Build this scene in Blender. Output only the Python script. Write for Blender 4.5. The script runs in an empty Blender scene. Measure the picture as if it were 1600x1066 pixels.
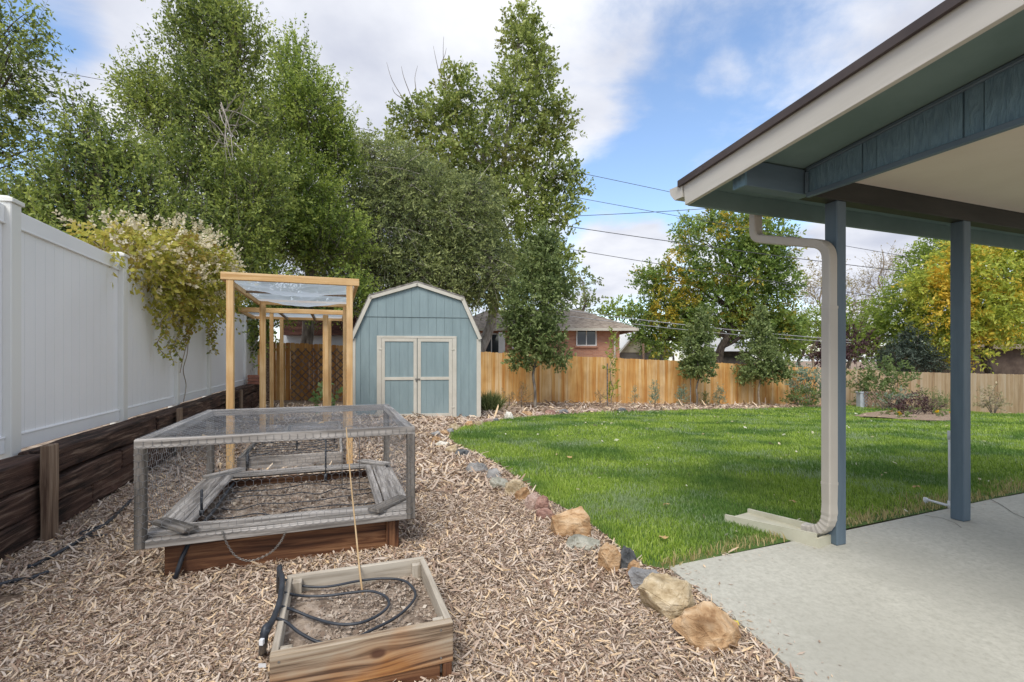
import bpy, bmesh, math, random
import numpy as np
from mathutils import Vector, Matrix, noise as mnoise
random.seed(7); RNG = np.random.default_rng(11)
SC = bpy.context.scene; COL = SC.collection
F, CX, HY, EYE = 755.0, 800.0, 560.0, 1.27
UX, UY = -.3448, .9387          # yard axis away from the house (along the white fence)
VX, VY = .9387, .3448           # yard axis to the right (along the house)
def xy(u, v): return (UX*u + VX*v, UY*u + VY*v)
def uv_of(x, y): return (UX*x + UY*y, VX*x + VY*y)
def sst(a, b, t):
    t = np.clip((t-a)/(b-a), 0, 1); return t*t*(3-2*t)
def gz(x, y):
    u, v = uv_of(x, y)
    vv = np.clip(v+2.9, 0, 33)
    return -.04*vv*np.clip((u-2.6)/9.5, 0, 1)**1.15
def P(u, v, z=None, dz=0.0):
    x, y = xy(u, v)
    return Vector((x, y, (float(gz(x, y)) if z is None else z)+dz))
def at(px, py):
    """ground point seen at a photo pixel"""
    z = 0.0
    for _ in range(30):
        d = (EYE-z)*F/(py-HY); x = (px-CX)/F*d; z = .5*z+.5*float(gz(x, d))
    return Vector((x, d, float(gz(x, d))))
def at_d(px, d):
    x = (px-CX)/F*d; return Vector((x, d, float(gz(x, d))))
def pt(px, py, d): return Vector(((px-CX)/F*d, d, EYE+(HY-py)/F*d))

# ---------------------------------------------------------------- objects
WM = {}
def _link(o, mw, parent=None):
    COL.objects.link(o)
    if parent is not None:
        o.parent = parent; o.matrix_basis = WM[parent].inverted() @ mw
    else:
        o.matrix_basis = mw
    WM[o] = mw
    return o
def tag(o, label=None, cat=None, group=None, kind=None):
    if label: o['label'] = label
    if cat: o['category'] = cat
    if group: o['group'] = group
    if kind: o['kind'] = kind
    return o
def thing(name, label, cat, loc=(0,0,0), group=None):
    o = bpy.data.objects.new(name, None); o.empty_display_size = .1
    _link(o, Matrix.Translation(Vector(loc)))
    return tag(o, label, cat, group)
def copy_tree(o, loc, label=None, rz=0.0):
    def rec(a, parent):
        c = a.copy(); COL.objects.link(c)
        if parent is not None: c.parent = parent
        for ch in [k for k in COL.objects if k.parent is a]: rec(ch, c)
        return c
    c = rec(o, None); c.location = loc
    if rz: c.rotation_euler.z = rz
    if label: c['label'] = label
    return c
class MB:
    def __init__(s): s.v = []; s.f = []
    def add(s, vs, fs):
        n = len(s.v); s.v.extend([tuple(p) for p in vs]); s.f.extend([tuple(i+n for i in f) for f in fs])
    def box(s, c, size, rot=None):
        hx, hy, hz = size[0]/2, size[1]/2, size[2]/2
        vs = [Vector((sx*hx, sy*hy, sz*hz)) for sz in (-1,1) for sy in (-1,1) for sx in (-1,1)]
        if rot is not None: vs = [rot @ p for p in vs]
        c = Vector(c); s.add([p+c for p in vs], [(0,2,3,1),(4,5,7,6),(0,1,5,4),(2,6,7,3),(0,4,6,2),(1,3,7,5)])
    def hexa(s, b, t):
        s.add(list(b)+list(t), [(3,2,1,0),(4,5,6,7),(0,1,5,4),(1,2,6,5),(2,3,7,6),(3,0,4,7)])
    def uvbox(s, u0, u1, v0, v1, z0, z1):
        q = [(u0,v0),(u0,v1),(u1,v1),(u1,v0)]
        s.hexa([P(a,b,z0) for a,b in q], [P(a,b,z1) for a,b in q])
    def tube(s, pts, r, n=8, cap=True):
        pts = [Vector(p) for p in pts]; m = len(pts)
        rs = r if isinstance(r, (list, tuple)) else [r]*m
        base = len(s.v); ref = None
        for i, p in enumerate(pts):
            t = (pts[min(i+1,m-1)]-pts[max(i-1,0)])
            t = t.normalized() if t.length > 1e-9 else Vector((0,0,1))
            if ref is None:
                a = Vector((0,0,1)) if abs(t.z) < .9 else Vector((1,0,0)); ref = t.cross(a).normalized()
            else:
                ref = ref-t*ref.dot(t); ref = ref.normalized() if ref.length > 1e-6 else t.orthogonal().normalized()
            w = t.cross(ref)
            for k in range(n):
                a = 2*math.pi*k/n; s.v.append(tuple(p+(ref*math.cos(a)+w*math.sin(a))*rs[i]))
        for i in range(m-1):
            for k in range(n):
                a = base+i*n+k; b = base+i*n+(k+1)%n
                s.f.append((a,b,b+n,a+n))
        if cap and n > 2:
            s.f.append(tuple(base+k for k in range(n-1,-1,-1))); s.f.append(tuple(base+(m-1)*n+k for k in range(n)))
    def sweep_rect(s, pts, w, h, side, flute=0):
        """rectangular duct along pts; side = fixed width axis per point list or one vector"""
        pts = [Vector(p) for p in pts]; m = len(pts); base = len(s.v); side = Vector(side).normalized()
        for i, p in enumerate(pts):
            t = (pts[min(i+1,m-1)]-pts[max(i-1,0)]).normalized()
            sd = (side-t*side.dot(t)).normalized(); o = t.cross(sd)
            k = 1.0 + (flute if i % 2 else 0)
            c = .22
            prof = [(-1,-1+c),(-1,1-c),(-1+c,1),(1-c,1),(1,1-c),(1,-1+c),(1-c,-1),(-1+c,-1)]
            for a, b in prof: s.v.append(tuple(p+sd*(a*w/2*k)+o*(b*h/2*k)))
        for i in range(m-1):
            for k in range(8):
                a = base+i*8+k; b = base+i*8+(k+1)%8; s.f.append((a,b,b+8,a+8))
        s.f.append(tuple(base+k for k in range(7,-1,-1))); s.f.append(tuple(base+(m-1)*8+k for k in range(8)))
    def build(s, name, mat, parent=None, origin=None, smooth=False, bevel=0.0):
        return mesh_obj(name, s.v, s.f, mat, parent, origin, smooth, bevel)
def mesh_obj(name, v, f, mat, parent=None, origin=None, smooth=False, bevel=0.0):
    v = np.asarray(v, dtype=np.float64)
    if origin is None:
        if parent is not None: origin = WM[parent].translation.copy()
        else: origin = Vector((v[:,0].mean(), v[:,1].mean(), v[:,2].min()))
    origin = Vector(origin); v = v-np.array(origin)
    me = bpy.data.meshes.new(name)
    if isinstance(f, np.ndarray):
        n, k = f.shape
        me.vertices.add(len(v)); me.vertices.foreach_set('co', v.astype(np.float32).ravel())
        me.loops.add(n*k); me.loops.foreach_set('vertex_index', f.astype(np.int32).ravel())
        me.polygons.add(n); me.polygons.foreach_set('loop_start', np.arange(n, dtype=np.int32)*k)
        me.update(calc_edges=True)
    else:
        me.from_pydata([tuple(p) for p in v], [], f); me.update()
    if mat: me.materials.append(mat)
    o = bpy.data.objects.new(name, me); _link(o, Matrix.Translation(origin), parent)
    if bevel or (smooth and not isinstance(f, np.ndarray)):
        bm = bmesh.new(); bm.from_mesh(me)
        bmesh.ops.recalc_face_normals(bm, faces=bm.faces)
        if bevel:
            bmesh.ops.bevel(bm, geom=[e for e in bm.edges if len(e.link_faces) == 2 and e.calc_face_angle(0) > .5], offset=bevel, segments=1, affect='EDGES', clamp_overlap=True)
        bm.to_mesh(me); bm.free()
    if smooth:
        me.polygons.foreach_set('use_smooth', [True]*len(me.polygons))
    return o
def plank(name, a, b, w, h, mat, parent=None, up=(0,0,1), bevel=.003, wob=0.0):
    """a board from a to b (centre line); local X runs along the grain; w across, h along up"""
    a, b = Vector(a), Vector(b); L = (b-a).length; x = (b-a).normalized()
    up = Vector(up); z = (up-x*up.dot(x))
    if z.length < 1e-5: z = x.orthogonal()
    z.normalize(); y = z.cross(x)
    M = Matrix((( x.x,y.x,z.x,a.x),(x.y,y.y,z.y,a.y),(x.z,y.z,z.z,a.z),(0,0,0,1)))
    bm = bmesh.new()
    n = max(1, int(L/.12)) if wob else 1
    rings = []
    for i in range(n+1):
        X = L*i/n; q = []
        for k, (sy, sz) in enumerate(((-1,-1),(1,-1),(1,1),(-1,1))):
            jy = jz = 0
            if wob:
                jy = wob*mnoise.noise(Vector((X*3+a.x*7, k*3.1, a.y*5))); jz = wob*mnoise.noise(Vector((X*3+a.y*7, k*5.7, a.z*9)))
            q.append(bm.verts.new((X, sy*w/2+jy, sz*h/2+jz)))
        rings.append(q)
    for i in range(n):
        for k in range(4): bm.faces.new((rings[i][k], rings[i][(k+1)%4], rings[i+1][(k+1)%4], rings[i+1][k]))
    bm.faces.new(rings[0][::-1]); bm.faces.new(rings[-1])
    bmesh.ops.recalc_face_normals(bm, faces=bm.faces)
    if bevel: bmesh.ops.bevel(bm, geom=[e for e in bm.edges if e.calc_face_angle(0) > .6], offset=bevel, segments=1, affect='EDGES', clamp_overlap=True)
    me = bpy.data.meshes.new(name); bm.to_mesh(me); bm.free(); me.materials.append(mat)
    o = bpy.data.objects.new(name, me)
    return _link(o, M, parent)

# ---------------------------------------------------------------- materials
def _nm(name):
    m = bpy.data.materials.new(name); m.use_nodes = True; nt = m.node_tree; nt.nodes.clear()
    out = nt.nodes.new('ShaderNodeOutputMaterial'); return m, nt, out
def N(nt, t, **kw):
    n = nt.nodes.new(t)
    for k, v in kw.items():
        if k in n.inputs.keys(): n.inputs[k].default_value = v
        else: setattr(n, k, v)
    return n
def ramp(nt, stops):
    r = nt.nodes.new('ShaderNodeValToRGB'); e = r.color_ramp.elements
    while len(e) < len(stops): e.new(.5)
    for k, (p, c) in enumerate(stops):
        e[k].position = p; e[k].color = (c[0], c[1], c[2], 1)
    return r
def even(cols): 
    n = len(cols); return [(i/max(1,n-1), c) for i, c in enumerate(cols)]
def surf(name, cols, scale=(6,6,6), rough=.75, bump=.3, detail=8, dist=.0, stain=None, stain_scale=.8, stain_amt=.5, island=0.0, spec=.3, metal=0.0, bdist=.01, contrast=(.385,.615)):
    m, nt, out = _nm(name); L = nt.links.new
    tc = N(nt, 'ShaderNodeTexCoord'); mp = N(nt, 'ShaderNodeMapping'); mp.inputs['Scale'].default_value = scale
    L(tc.outputs['Object'], mp.inputs['Vector'])
    oi = N(nt, 'ShaderNodeObjectInfo'); mul = N(nt, 'ShaderNodeMath', operation='MULTIPLY'); mul.inputs[1].default_value = 37.0
    L(oi.outputs['Random'], mul.inputs[0])
    nz = N(nt, 'ShaderNodeTexNoise', noise_dimensions='4D'); nz.inputs['Scale'].default_value = 1; nz.inputs['Detail'].default_value = detail; nz.inputs['Roughness'].default_value = .62
    nz.inputs['Distortion'].default_value = dist
    L(mp.outputs['Vector'], nz.inputs['Vector'])
    w = mul.outputs[0]
    if island:
        geo = N(nt, 'ShaderNodeNewGeometry'); ad = N(nt, 'ShaderNodeMath', operation='MULTIPLY_ADD'); ad.inputs[1].default_value = 23.0
        L(geo.outputs['Random Per Island'], ad.inputs[0]); L(w, ad.inputs[2]); w = ad.outputs[0]
    L(w, nz.inputs['W'])
    mr = N(nt, 'ShaderNodeMapRange'); mr.inputs['From Min'].default_value = contrast[0]; mr.inputs['From Max'].default_value = contrast[1]
    L(nz.outputs['Fac'], mr.inputs['Value']); fac = mr.outputs['Result']
    if island:
        mx = N(nt, 'ShaderNodeMix', data_type='FLOAT'); mx.inputs['Factor'].default_value = island
        L(fac, mx.inputs[2]); L(geo.outputs['Random Per Island'], mx.inputs[3]); fac = mx.outputs[0]
    r = ramp(nt, even(cols)); L(fac, r.inputs['Fac']); col = r.outputs['Color']
    if stain is not None:
        n2 = N(nt, 'ShaderNodeTexNoise', noise_dimensions='4D'); n2.inputs['Scale'].default_value = stain_scale; n2.inputs['Detail'].default_value = 4
        L(tc.outputs['Object'], n2.inputs['Vector']); L(mul.outputs[0], n2.inputs['W'])
        m2 = N(nt, 'ShaderNodeMapRange'); m2.inputs['From Min'].default_value = .42; m2.inputs['From Max'].default_value = .68; m2.inputs['To Max'].default_value = stain_amt
        L(n2.outputs['Fac'], m2.inputs['Value'])
        mc = N(nt, 'ShaderNodeMix', data_type='RGBA'); L(m2.outputs['Result'], mc.inputs['Factor']); L(col, mc.inputs[6]); mc.inputs[7].default_value = (*stain, 1); col = mc.outputs[2]
    b = N(nt, 'ShaderNodeBsdfPrincipled'); L(col, b.inputs['Base Color']); b.inputs['Roughness'].default_value = rough; b.inputs['Specular IOR Level'].default_value = spec; b.inputs['Metallic'].default_value = metal
    if bump:
        bp = N(nt, 'ShaderNodeBump'); bp.inputs['Strength'].default_value = bump; bp.inputs['Distance'].default_value = bdist
        L(nz.outputs['Fac'], bp.inputs['Height']); L(bp.outputs['Normal'], b.inputs['Normal'])
    L(b.outputs[0], out.inputs[0]); return m
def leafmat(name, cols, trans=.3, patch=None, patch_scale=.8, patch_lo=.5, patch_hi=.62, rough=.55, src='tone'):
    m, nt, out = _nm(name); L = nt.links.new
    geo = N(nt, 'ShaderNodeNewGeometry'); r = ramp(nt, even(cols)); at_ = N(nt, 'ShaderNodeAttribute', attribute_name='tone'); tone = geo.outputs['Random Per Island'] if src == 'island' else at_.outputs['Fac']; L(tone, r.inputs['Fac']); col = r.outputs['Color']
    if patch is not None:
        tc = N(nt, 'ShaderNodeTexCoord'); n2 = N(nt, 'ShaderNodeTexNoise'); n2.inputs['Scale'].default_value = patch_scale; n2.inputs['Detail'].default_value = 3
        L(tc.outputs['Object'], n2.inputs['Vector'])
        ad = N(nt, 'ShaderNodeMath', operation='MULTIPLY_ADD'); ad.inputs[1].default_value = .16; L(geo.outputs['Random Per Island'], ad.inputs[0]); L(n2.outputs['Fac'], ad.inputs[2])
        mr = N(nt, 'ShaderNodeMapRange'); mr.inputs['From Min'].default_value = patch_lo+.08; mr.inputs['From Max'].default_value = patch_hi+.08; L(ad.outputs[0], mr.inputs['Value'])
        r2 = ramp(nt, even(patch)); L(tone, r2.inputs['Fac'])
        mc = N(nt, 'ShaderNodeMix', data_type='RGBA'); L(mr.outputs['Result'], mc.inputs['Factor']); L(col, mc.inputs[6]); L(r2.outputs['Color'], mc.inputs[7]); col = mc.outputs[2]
    b = N(nt, 'ShaderNodeBsdfPrincipled'); L(col, b.inputs['Base Color']); b.inputs['Roughness'].default_value = rough; b.inputs['Specular IOR Level'].default_value = .35
    if trans:
        t = N(nt, 'ShaderNodeBsdfTranslucent'); hs = N(nt, 'ShaderNodeHueSaturation'); hs.inputs['Value'].default_value = 1.5; L(col, hs.inputs['Color']); L(hs.outputs[0], t.inputs['Color'])
        mx = N(nt, 'ShaderNodeMixShader'); mx.inputs[0].default_value = trans; L(b.outputs[0], mx.inputs[1]); L(t.outputs[0], mx.inputs[2]); L(mx.outputs[0], out.inputs[0])
    else: L(b.outputs[0], out.inputs[0])
    return m
def netmat(name, col, cell, fill, opaque_min=.0):
    """woven net: procedural weave of threads with open holes between"""
    m, nt, out = _nm(name); L = nt.links.new
    b = N(nt, 'ShaderNodeBsdfPrincipled'); b.inputs['Base Color'].default_value = (*col, 1); b.inputs['Roughness'].default_value = .6
    tl = N(nt, 'ShaderNodeBsdfTranslucent'); tl.inputs['Color'].default_value = (*col, 1); m0 = N(nt, 'ShaderNodeMixShader'); m0.inputs[0].default_value = .6; L(b.outputs[0], m0.inputs[1]); L(tl.outputs[0], m0.inputs[2])
    t = N(nt, 'ShaderNodeBsdfTransparent'); mx = N(nt, 'ShaderNodeMixShader')
    tc = N(nt, 'ShaderNodeTexCoord'); nz = N(nt, 'ShaderNodeTexNoise'); nz.inputs['Scale'].default_value = 2.2; nz.inputs['Detail'].default_value = 5
    mp = N(nt, 'ShaderNodeMapping'); mp.inputs['Scale'].default_value = (1,3,1); L(tc.outputs['Object'], mp.inputs['Vector']); L(mp.outputs[0], nz.inputs['Vector'])
    mr = N(nt, 'ShaderNodeMapRange'); mr.inputs['From Min'].default_value = .3; mr.inputs['From Max'].default_value = .7; mr.inputs['To Min'].default_value = fill-.14; mr.inputs['To Max'].default_value = fill+.16
    L(nz.outputs['Fac'], mr.inputs['Value']); L(mr.outputs[0], mx.inputs[0]); L(t.outputs[0], mx.inputs[1]); L(m0.outputs[0], mx.inputs[2]); L(mx.outputs[0], out.inputs[0])
    return m
def glass(name, col=(.03,.04,.05), rough=.05):
    m, nt, out = _nm(name); b = N(nt, 'ShaderNodeBsdfPrincipled'); b.inputs['Base Color'].default_value = (*col,1); b.inputs['Roughness'].default_value = rough; b.inputs['Specular IOR Level'].default_value = .7
    nt.links.new(b.outputs[0], out.inputs[0]); return m
M = {}
M['soil'] = surf('soil', [(.16,.12,.09),(.30,.235,.18),(.44,.36,.29)], (14,14,14), .95, .9, bdist=.03)
M['mulch_base'] = surf('mulch_base', [(.13,.085,.06),(.28,.20,.14),(.48,.38,.28)], (30,30,30), .95, .9, bdist=.02, contrast=(.33,.68))
M['chips'] = surf('chips', [(.12,.07,.05),(.31,.205,.145),(.46,.345,.26),(.56,.455,.37),(.63,.535,.445),(.70,.50,.28),(.82,.75,.66)], (40,40,40), .9, .3, island=.88, stain=(.36,.28,.22), stain_scale=1.6, stain_amt=.4)
M['lawn'] = surf('lawn_soil', [(.05,.10,.02),(.08,.14,.03),(.13,.15,.05)], (3,3,3), .95, .6, bdist=.02)
M['concrete'] = surf('concrete', [(.39,.38,.325),(.47,.46,.40),(.53,.52,.455)], (45,45,45), .9, .3, detail=12, stain=(.36,.35,.30), stain_scale=1.3, stain_amt=.6, bdist=.003, contrast=(.34,.66))
M['crack'] = surf('crack', [(.13,.125,.11),(.2,.19,.17)], (8,8,8), .95, 0)
M['old_tie'] = surf('old_tie', [(.012,.008,.006),(.04,.023,.017),(.085,.05,.036),(.19,.135,.10)], (1.8,26,26), .9, 1.0, dist=.6, stain=(.12,.06,.042), stain_scale=2.2, stain_amt=.5, bdist=.02, contrast=(.38,.64))
M['tie_top'] = M['old_tie']
M['stake_wood'] = surf('stake_wood', [(.10,.06,.04),(.20,.135,.09),(.30,.22,.155)], (1.5,26,26), .85, .5, dist=.3)
M['vinyl'] = surf('white_vinyl', [(.83,.835,.84),(.86,.865,.865)], (1.5,1.5,.4), .38, .03, stain=(.74,.74,.73), stain_scale=1.1, stain_amt=.35, spec=.45)
M['vinyl_post'] = surf('cream_vinyl', [(.74,.74,.70),(.78,.78,.74)], (1.5,1.5,.4), .38, .0, spec=.45)
M['grey_wood'] = surf('weathered_grey_wood', [(.12,.108,.098),(.25,.23,.21),(.38,.355,.33),(.50,.47,.44)], (1.6,30,30), .9, .6, dist=.5, stain=(.24,.22,.20), stain_scale=3.5, stain_amt=.5, bdist=.006)
M['cage_wood'] = surf('dark_grey_wood', [(.07,.063,.056),(.15,.135,.12),(.25,.23,.21)], (1.6,30,30), .9, .6, dist=.5, bdist=.006)
M['stained'] = surf('red_brown_board', [(.04,.018,.01),(.12,.05,.025),(.22,.105,.05),(.34,.18,.09)], (1.3,26,26), .6, .4, dist=.9, stain=(.10,.045,.025), stain_scale=3, stain_amt=.6, bdist=.005)
M['bed_wood'] = surf('aged_cedar_board', [(.15,.105,.07),(.29,.22,.155),(.37,.30,.225),(.42,.35,.28)], (1.3,24,24), .82, .5, dist=1.4, stain=(.32,.17,.07), stain_scale=4, stain_amt=.75, bdist=.005)
M['bed_top'] = surf('bleached_cedar', [(.30,.255,.20),(.43,.38,.31),(.52,.47,.39)], (1.5,26,26), .85, .4, dist=.6, bdist=.004)
M['cedar'] = surf('fresh_cedar', [(.50,.29,.115),(.63,.41,.19),(.71,.50,.27)], (1.2,22,22), .7, .25, dist=.5, stain=(.42,.22,.08), stain_scale=3, stain_amt=.5, bdist=.004)
M['bamboo'] = surf('bamboo', [(.40,.27,.14),(.55,.40,.23)], (4,4,4), .6, .1)
M['picket'] = surf('cedar_picket', [(.34,.13,.03),(.55,.26,.07),(.64,.37,.13),(.70,.47,.23),(.72,.55,.34)], (14,14,.7), .8, .3, dist=.3, island=.62, stain=(.36,.16,.045), stain_scale=1.6, stain_amt=.5, bdist=.006)
M['picket_old'] = surf('greyed_picket', [(.30,.19,.11),(.47,.33,.20),(.56,.42,.28),(.55,.45,.33)], (9,9,.8), .85, .3, dist=.3, island=.55, bdist=.006)
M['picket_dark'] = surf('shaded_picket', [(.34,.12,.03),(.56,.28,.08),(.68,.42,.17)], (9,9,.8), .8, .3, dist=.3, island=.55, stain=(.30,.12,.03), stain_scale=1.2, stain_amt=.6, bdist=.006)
M['lattice'] = surf('brown_lattice', [(.10,.06,.042),(.19,.125,.09),(.27,.195,.15)], (8,8,8), .85, .2, island=.4)
M['shed'] = surf('blue_grey_siding', [(.222,.290,.306),(.243,.315,.332),(.262,.34,.356)], (7,7,1.2), .7, .15, stain=(.205,.275,.288), stain_scale=.9, stain_amt=.4, bdist=.004)
M['trim'] = surf('beige_trim', [(.52,.49,.42),(.59,.56,.49)], (3,3,3), .65, .1, bdist=.003)
M['shingle'] = surf('grey_shingle', [(.12,.11,.10),(.22,.20,.185),(.32,.30,.27)], (9,9,9), .95, .5, bdist=.01)
M['porch_trim'] = surf('taupe_paint', [(.50,.475,.42),(.53,.505,.45),(.56,.53,.475)], (1.6,14,14), .55, .12, stain=(.48,.44,.38), stain_scale=1.5, stain_amt=.3, bdist=.003)
M['porch_teal'] = surf('slate_teal_paint', [(.095,.135,.172),(.108,.152,.19),(.122,.168,.208)], (2,12,12), .5, .1, spec=.4, bdist=.003)
M['porch_siding'] = surf('rough_teal_siding', [(.14,.23,.295),(.165,.265,.33),(.195,.305,.375)], (30,30,6), .65, 1.0, dist=1.6, bdist=.012)
M['soffit'] = surf('soffit_paint', [(.15,.215,.20),(.18,.25,.235)], (3,3,3), .55, .08)
M['ceiling'] = surf('ceiling_paint', [(.70,.61,.51),(.74,.65,.55)], (3,3,3), .7, .05)
M['roof_edge'] = surf('brown_roof_edge', [(.055,.042,.04),(.08,.062,.058)], (3,3,3), .5, .05)
M['downspout'] = surf('beige_aluminium', [(.47,.43,.375),(.52,.48,.42)], (2,2,1), .42, .03, stain=(.40,.36,.31), stain_scale=3, stain_amt=.35, spec=.45)
M['splash'] = surf('cream_plastic', [(.50,.48,.37),(.58,.56,.44)], (6,6,6), .6, .1, stain=(.40,.37,.27), stain_scale=5, stain_amt=.5)
M['pvc'] = surf('white_pvc', [(.70,.71,.73),(.78,.79,.80)], (4,4,4), .4, 0)
M['hose'] = surf('black_tubing', [(.018,.022,.03),(.04,.047,.06)], (9,9,9), .45, .05, spec=.5)
M['wire'] = surf('galvanised_wire', [(.17,.175,.18),(.30,.305,.32)], (30,30,30), .5, 0, metal=.4)
M['chain'] = surf('steel_chain', [(.20,.19,.175),(.34,.33,.31)], (60,60,60), .45, 0, metal=.6)
M['cable'] = surf('grey_cable', [(.055,.055,.06),(.09,.09,.10)], (3,3,3), .7, 0)
M['net'] = netmat('blue_grey_net', (.50,.57,.64), .01, .70)
M['haze_net'] = netmat('fine_clear_net', (.50,.55,.62), .01, .17)
M['bark'] = surf('grey_bark', [(.09,.075,.06),(.17,.145,.12),(.27,.24,.205)], (12,12,3), .95, .8, bdist=.02)
M['bark_dark'] = surf('dark_bark', [(.035,.028,.023),(.075,.06,.048),(.13,.105,.085)], (12,12,3), .95, .8, bdist=.02)
M['bark_pale'] = surf('pale_bark', [(.20,.18,.155),(.33,.30,.265),(.44,.41,.37)], (12,12,3), .95, .8, bdist=.02)
M['bark_tan'] = surf('tan_twig', [(.22,.17,.12),(.34,.28,.21)], (12,12,12), .95, .2)
def knotmat(name, L0, kx, kz):
    m, nt, out = _nm(name); L = nt.links.new
    tc = N(nt,'ShaderNodeTexCoord'); sp = N(nt,'ShaderNodeSeparateXYZ'); L(tc.outputs['Object'], sp.inputs[0])
    def mt(op,a=None,b=None,c=None):
        n = N(nt,'ShaderNodeMath',operation=op)
        for i,q in enumerate((a,b,c)):
            if q is None: continue
            if isinstance(q,(int,float)): n.inputs[i].default_value = q
            else: L(q,n.inputs[i])
        return n.outputs[0]
    dx = mt('SUBTRACT',sp.outputs[0],kx); dz = mt('SUBTRACT',sp.outputs[2],kz)
    r2 = mt('ADD',mt('MULTIPLY',mt('MULTIPLY',dx,dx),.35),mt('MULTIPLY',dz,dz)); r = mt('SQRT',r2)
    g = mt('DIVIDE',.0018,mt('ADD',r2,.0016)); zz = mt('SUBTRACT',sp.outputs[2],mt('MULTIPLY',dz,mt('MULTIPLY',g,.72)))
    zz = mt('ADD',zz,mt('MULTIPLY',mt('SINE',mt('MULTIPLY',sp.outputs[0],6.0)),.004))
    cb = N(nt,'ShaderNodeCombineXYZ'); L(mt('MULTIPLY',sp.outputs[0],2.2),cb.inputs[0]); L(mt('MULTIPLY',sp.outputs[1],40),cb.inputs[1]); L(mt('MULTIPLY',zz,75),cb.inputs[2])
    nz = N(nt,'ShaderNodeTexNoise'); nz.inputs['Scale'].default_value = 1; nz.inputs['Detail'].default_value = 6; L(cb.outputs[0],nz.inputs['Vector'])
    mr = N(nt,'ShaderNodeMapRange'); mr.inputs['From Min'].default_value=.36; mr.inputs['From Max'].default_value=.64; L(nz.outputs['Fac'],mr.inputs['Value'])
    ra = ramp(nt,even([(.10,.065,.04),(.27,.195,.13),(.36,.285,.20),(.42,.345,.26)])); L(mr.outputs[0],ra.inputs['Fac'])
    n2 = N(nt,'ShaderNodeTexNoise'); n2.inputs['Scale'].default_value=3.5; n2.inputs['Detail'].default_value=4; L(tc.outputs['Object'],n2.inputs['Vector'])
    low = mt('MULTIPLY',mt('SUBTRACT',.03,sp.outputs[2]),9.0); f = mt('ADD',mt('MULTIPLY',mt('SUBTRACT',n2.outputs['Fac'],.50),3.0),low)
    ne = mt('MULTIPLY',mt('SUBTRACT',.075,r),9.0); f = mt('MAXIMUM',f,ne); fc = N(nt,'ShaderNodeClamp'); L(f,fc.inputs[0]); fac = mt('MULTIPLY',fc.outputs[0],.92)
    rb = ramp(nt,even([(.09,.032,.012),(.32,.13,.035),(.47,.23,.07)])); L(mr.outputs[0],rb.inputs['Fac'])
    mc = N(nt,'ShaderNodeMix',data_type='RGBA'); L(fac,mc.inputs[0]); L(ra.outputs[0],mc.inputs[6]); L(rb.outputs[0],mc.inputs[7])
    kf = N(nt,'ShaderNodeMapRange'); kf.inputs['From Min'].default_value=.021; kf.inputs['From Max'].default_value=.012; L(r,kf.inputs['Value'])
    m2 = N(nt,'ShaderNodeMix',data_type='RGBA'); L(mt('MULTIPLY',kf.outputs[0],.85),m2.inputs[0]); L(mc.outputs[2],m2.inputs[6]); m2.inputs[7].default_value=(.075,.028,.015,1)
    b = N(nt,'ShaderNodeBsdfPrincipled'); b.inputs['Roughness'].default_value=.8; L(m2.outputs[2],b.inputs['Base Color'])
    bp = N(nt,'ShaderNodeBump'); bp.inputs['Strength'].default_value=.5; bp.inputs['Distance'].default_value=.004; L(nz.outputs['Fac'],bp.inputs['Height']); L(bp.outputs[0],b.inputs['Normal']); L(b.outputs[0],out.inputs[0]); return m
M['knot_board'] = knotmat('knotty_board', .66, .37, .012)
M['dark_brown'] = surf('dark_brown_beam', [(.028,.028,.025),(.045,.043,.038)], (2,12,12), .6, .1)
SKY_S, CLOUD_S, SUN_S, EXPO = .118, .54, 1.35, 1.15
LOBES = [(1150,190,.24,-.22),(960,290,.14,-.18),(1010,330,.12,-.12),(70,10,.10,-.25),(60,260,.14,-.2),(980,385,.11,.34),(1380,390,.15,.32),(1130,120,.05,.10),(1080,160,.05,.08),(600,60,.55,.16),(230,80,.35,.12),(1500,100,.3,.06)]
# ================================================================ ground sheets
def grid_sheet(name, us, vs, zf, mat):
    v = []; f = []
    for a in us:
        for b in vs:
            x, y = xy(a, b); v.append((x, y, zf(x, y)))
    nb = len(vs)
    for i in range(len(us)-1):
        for j in range(nb-1): f.append((i*nb+j, i*nb+j+1, (i+1)*nb+j+1, (i+1)*nb+j))
    return mesh_obj(name, v, f, mat, origin=(0,0,0), smooth=True)
def steps(a, b, s): return list(np.arange(a, b+1e-6, s))
us = [-400,-150,-60,-20,-8,-3]+steps(0, 18, .4)+[19,21,24,28,35,45,60,90,150,260,420]
vs = [-400,-160,-70,-30,-14,-6]+steps(-3, 30, .6)+[33,38,46,60,90,160,400]
tag(grid_sheet('ground', us, vs, lambda x,y: float(gz(x,y))-.012, M['mulch_base']), kind='structure')

def tri_poly(pts, step):
    """dense triangulation of a polygon in plan"""
    bm = bmesh.new(); vs_ = [bm.verts.new((p[0], p[1], 0)) for p in pts]; bm.faces.new(vs_)
    bmesh.ops.triangulate(bm, faces=bm.faces)
    for _ in range(9):
        es = [e for e in bm.edges if e.calc_length() > step]
        if not es: break
        bmesh.ops.subdivide_edges(bm, edges=es, cuts=1); bmesh.ops.triangulate(bm, faces=bm.faces)
    v = [tuple(q.co) for q in bm.verts]; bm.verts.index_update(); f = [tuple(q.index for q in fc.verts) for fc in bm.faces]; bm.free()
    return v, f
def pip(x, y, poly):
    ins = np.zeros(len(x), bool); n = len(poly)
    for i in range(n):
        x1, y1 = poly[i]; x2, y2 = poly[(i+1)%n]
        c = ((y1 > y) != (y2 > y)) & (x < (x2-x1)*(y-y1)/((y2-y1)+1e-12)+x1); ins ^= c
    return ins
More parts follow.
